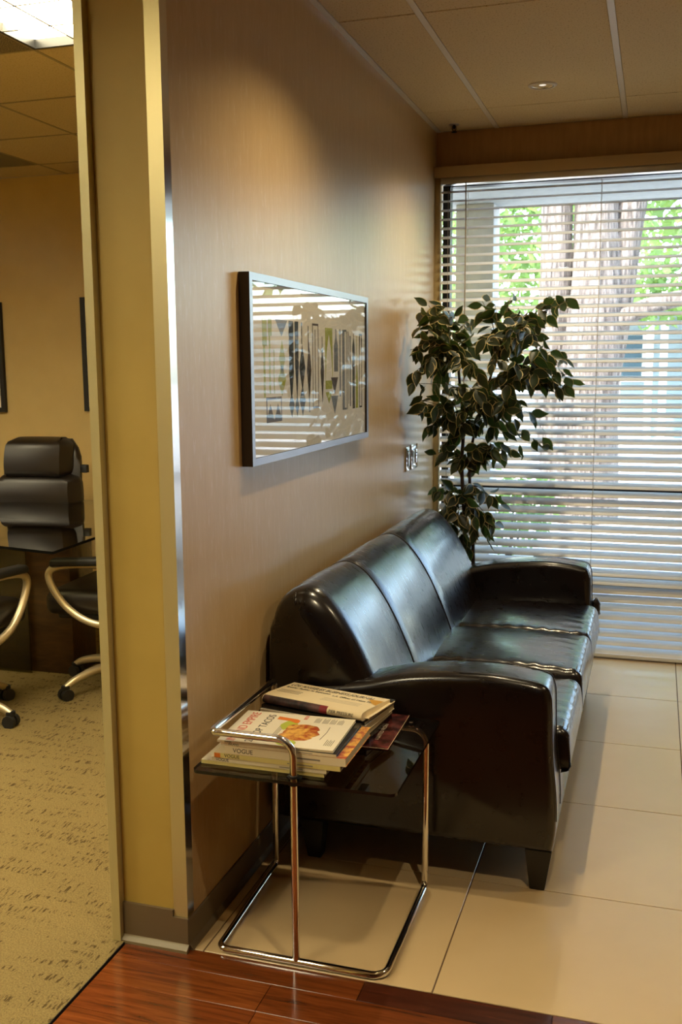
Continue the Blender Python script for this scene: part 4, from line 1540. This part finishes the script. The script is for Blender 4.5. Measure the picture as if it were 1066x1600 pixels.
def limb(bm, pts, r0, r1, sides=14):
    pp = catmull(pts, 6)
    n = len(pp)
    rings = tube(bm, pp, [r0 + (r1 - r0) * i / (n - 1) for i in range(n)], sides)
    for ring in rings:
        for i, v in enumerate(ring):
            c0 = sum((q.co for q in ring), Vector()) / sides
            v.co += (v.co - c0) * (.10 * sin(i * 2.4 + v.co.z * 2.1))


oak = thing('shade_tree', 'broad shade tree with three furrowed trunks right outside the window', 'tree', (.4, 5.0, -.06))
bm = bmesh.new()
limb(bm, [(.30, 5.1, -.2), (.18, 5.05, .9), (.13, 5.0, 1.8), (.12, 5.0, 3.0), (.02, 5.1, 5.0)], .24, .11)
finish(bm, 'trunk', gbark, oak, smooth=True)
bm = bmesh.new()
limb(bm, [(.42, 5.0, -.2), (.44, 4.95, .9), (.50, 4.9, 1.8), (.50, 4.95, 3.0), (.55, 5.0, 5.0)], .36, .14)
finish(bm, 'trunk', gbark, oak, smooth=True)
bm = bmesh.new()
limb(bm, [(.52, 5.1, -.2), (.54, 5.05, 1.0), (.66, 5.05, 1.9), (.82, 5.1, 3.0), (1.1, 5.2, 5.0)], .26, .09)
finish(bm, 'trunk', gbark, oak, smooth=True)
bm = bmesh.new()
limb(bm, [(.55, 4.95, 1.7), (.80, 4.9, 1.93), (1.2, 4.9, 2.07), (1.9, 4.9, 2.2), (3.0, 4.8, 2.6)], .10, .055)
finish(bm, 'branch', gbark, oak, smooth=True)
foliage('foliage', [(-1.2, 6.5, 4.4, 1.4), (.6, 6.2, 4.4, 1.5), (2.2, 6.4, 3.9, 1.3), (1.5, 6.6, 3.1, .8), (3.2, 6.2, 3.6, 1.3)], 5200, .16, oak, 3)

for i, (lab, x, y, blobs, n) in enumerate((
        ('leafy green tree far behind the shade tree, to its left', -1.6, 11.0, [(-1.8, 11, 2.9, 1.1), (-.5, 11.4, 3.3, 1.2), (-1.2, 11, 4.6, 1.4), (.3, 11.5, 4.4, 1.2), (-.6, 11.2, 1.9, .7)], 4200),
        ('leafy green tree far behind the shade tree, to its right', 2.2, 14.2, [(1.5, 14.2, 3.2, 1.0), (2.6, 14.2, 3.9, 1.1), (2.2, 14.2, 5.4, 1.2), (3.9, 14.2, 3.7, 1.2), (1.0, 14.2, 2.7, .6)], 5200))):
    tr_ = thing('leafy_tree', lab, 'tree', (x, y, -.06), 'trees behind the shade tree')
    bm = bmesh.new(); limb(bm, [(x, y, -.2), (x + .05, y, 1.4), (x, y, 3.2)], .14, .07, 10)
    finish(bm, 'trunk', gbark, tr_, smooth=True)
    foliage('foliage', blobs, n, .18, tr_, 20 + i)
sh = thing('low_shrub', 'low green shrub on the patio below the window transom', 'shrub', (.0, 2.9, -.06))
bm = bmesh.new()
for k in range(5):
    a = 2 * pi * k / 5
    tube(bm, [(.0, 2.9, -.1), (.12 * cos(a), 2.9 + .1 * sin(a), .2), (.22 * cos(a), 2.9 + .2 * sin(a), .5)], [.012, .009, .005], 5)
finish(bm, 'stem', gbark, sh)
foliage('foliage', [(0, 2.9, .32, .33), (.2, 2.95, .4, .22)], 500, .09, sh, 31)

bd = thing('garden_pavilion', 'low grey building with white posts beyond the trees', 'building', (1.6, 16, -.06))
wht = mat('white_post_paint', srgb(232, 232, 226), 0.6)
gry = mat('grey_siding', srgb(126, 142, 148), 0.7)
bm = bmesh.new(); bx(bm, -1.5, 8.0, 16.6, 20, -.06, 2.45)
finish(bm, 'wall', gry, bd)
bm = bmesh.new(); bx(bm, -1.8, 8.4, 15.2, 20.4, 2.45, 2.62)
finish(bm, 'roof', wht, bd)
for x in (.35, .95, 1.22, 2.6, 4.2):
    box('post', wht, (x - .07, x + .07, 15.4, 15.54, -.06, 2.45), bd)
for x in (0.0, 1.75, 3.3):
    wn_ = box('window', wht, (x - .05, x + .85, 16.52, 16.62, 1.1, 2.1), bd)
    o = box('window_pane', mat('dark_pane', srgb(70, 90, 100), .1), (x, x + .8, 16.50, 16.53, 1.15, 2.05), None); o.parent = wn_
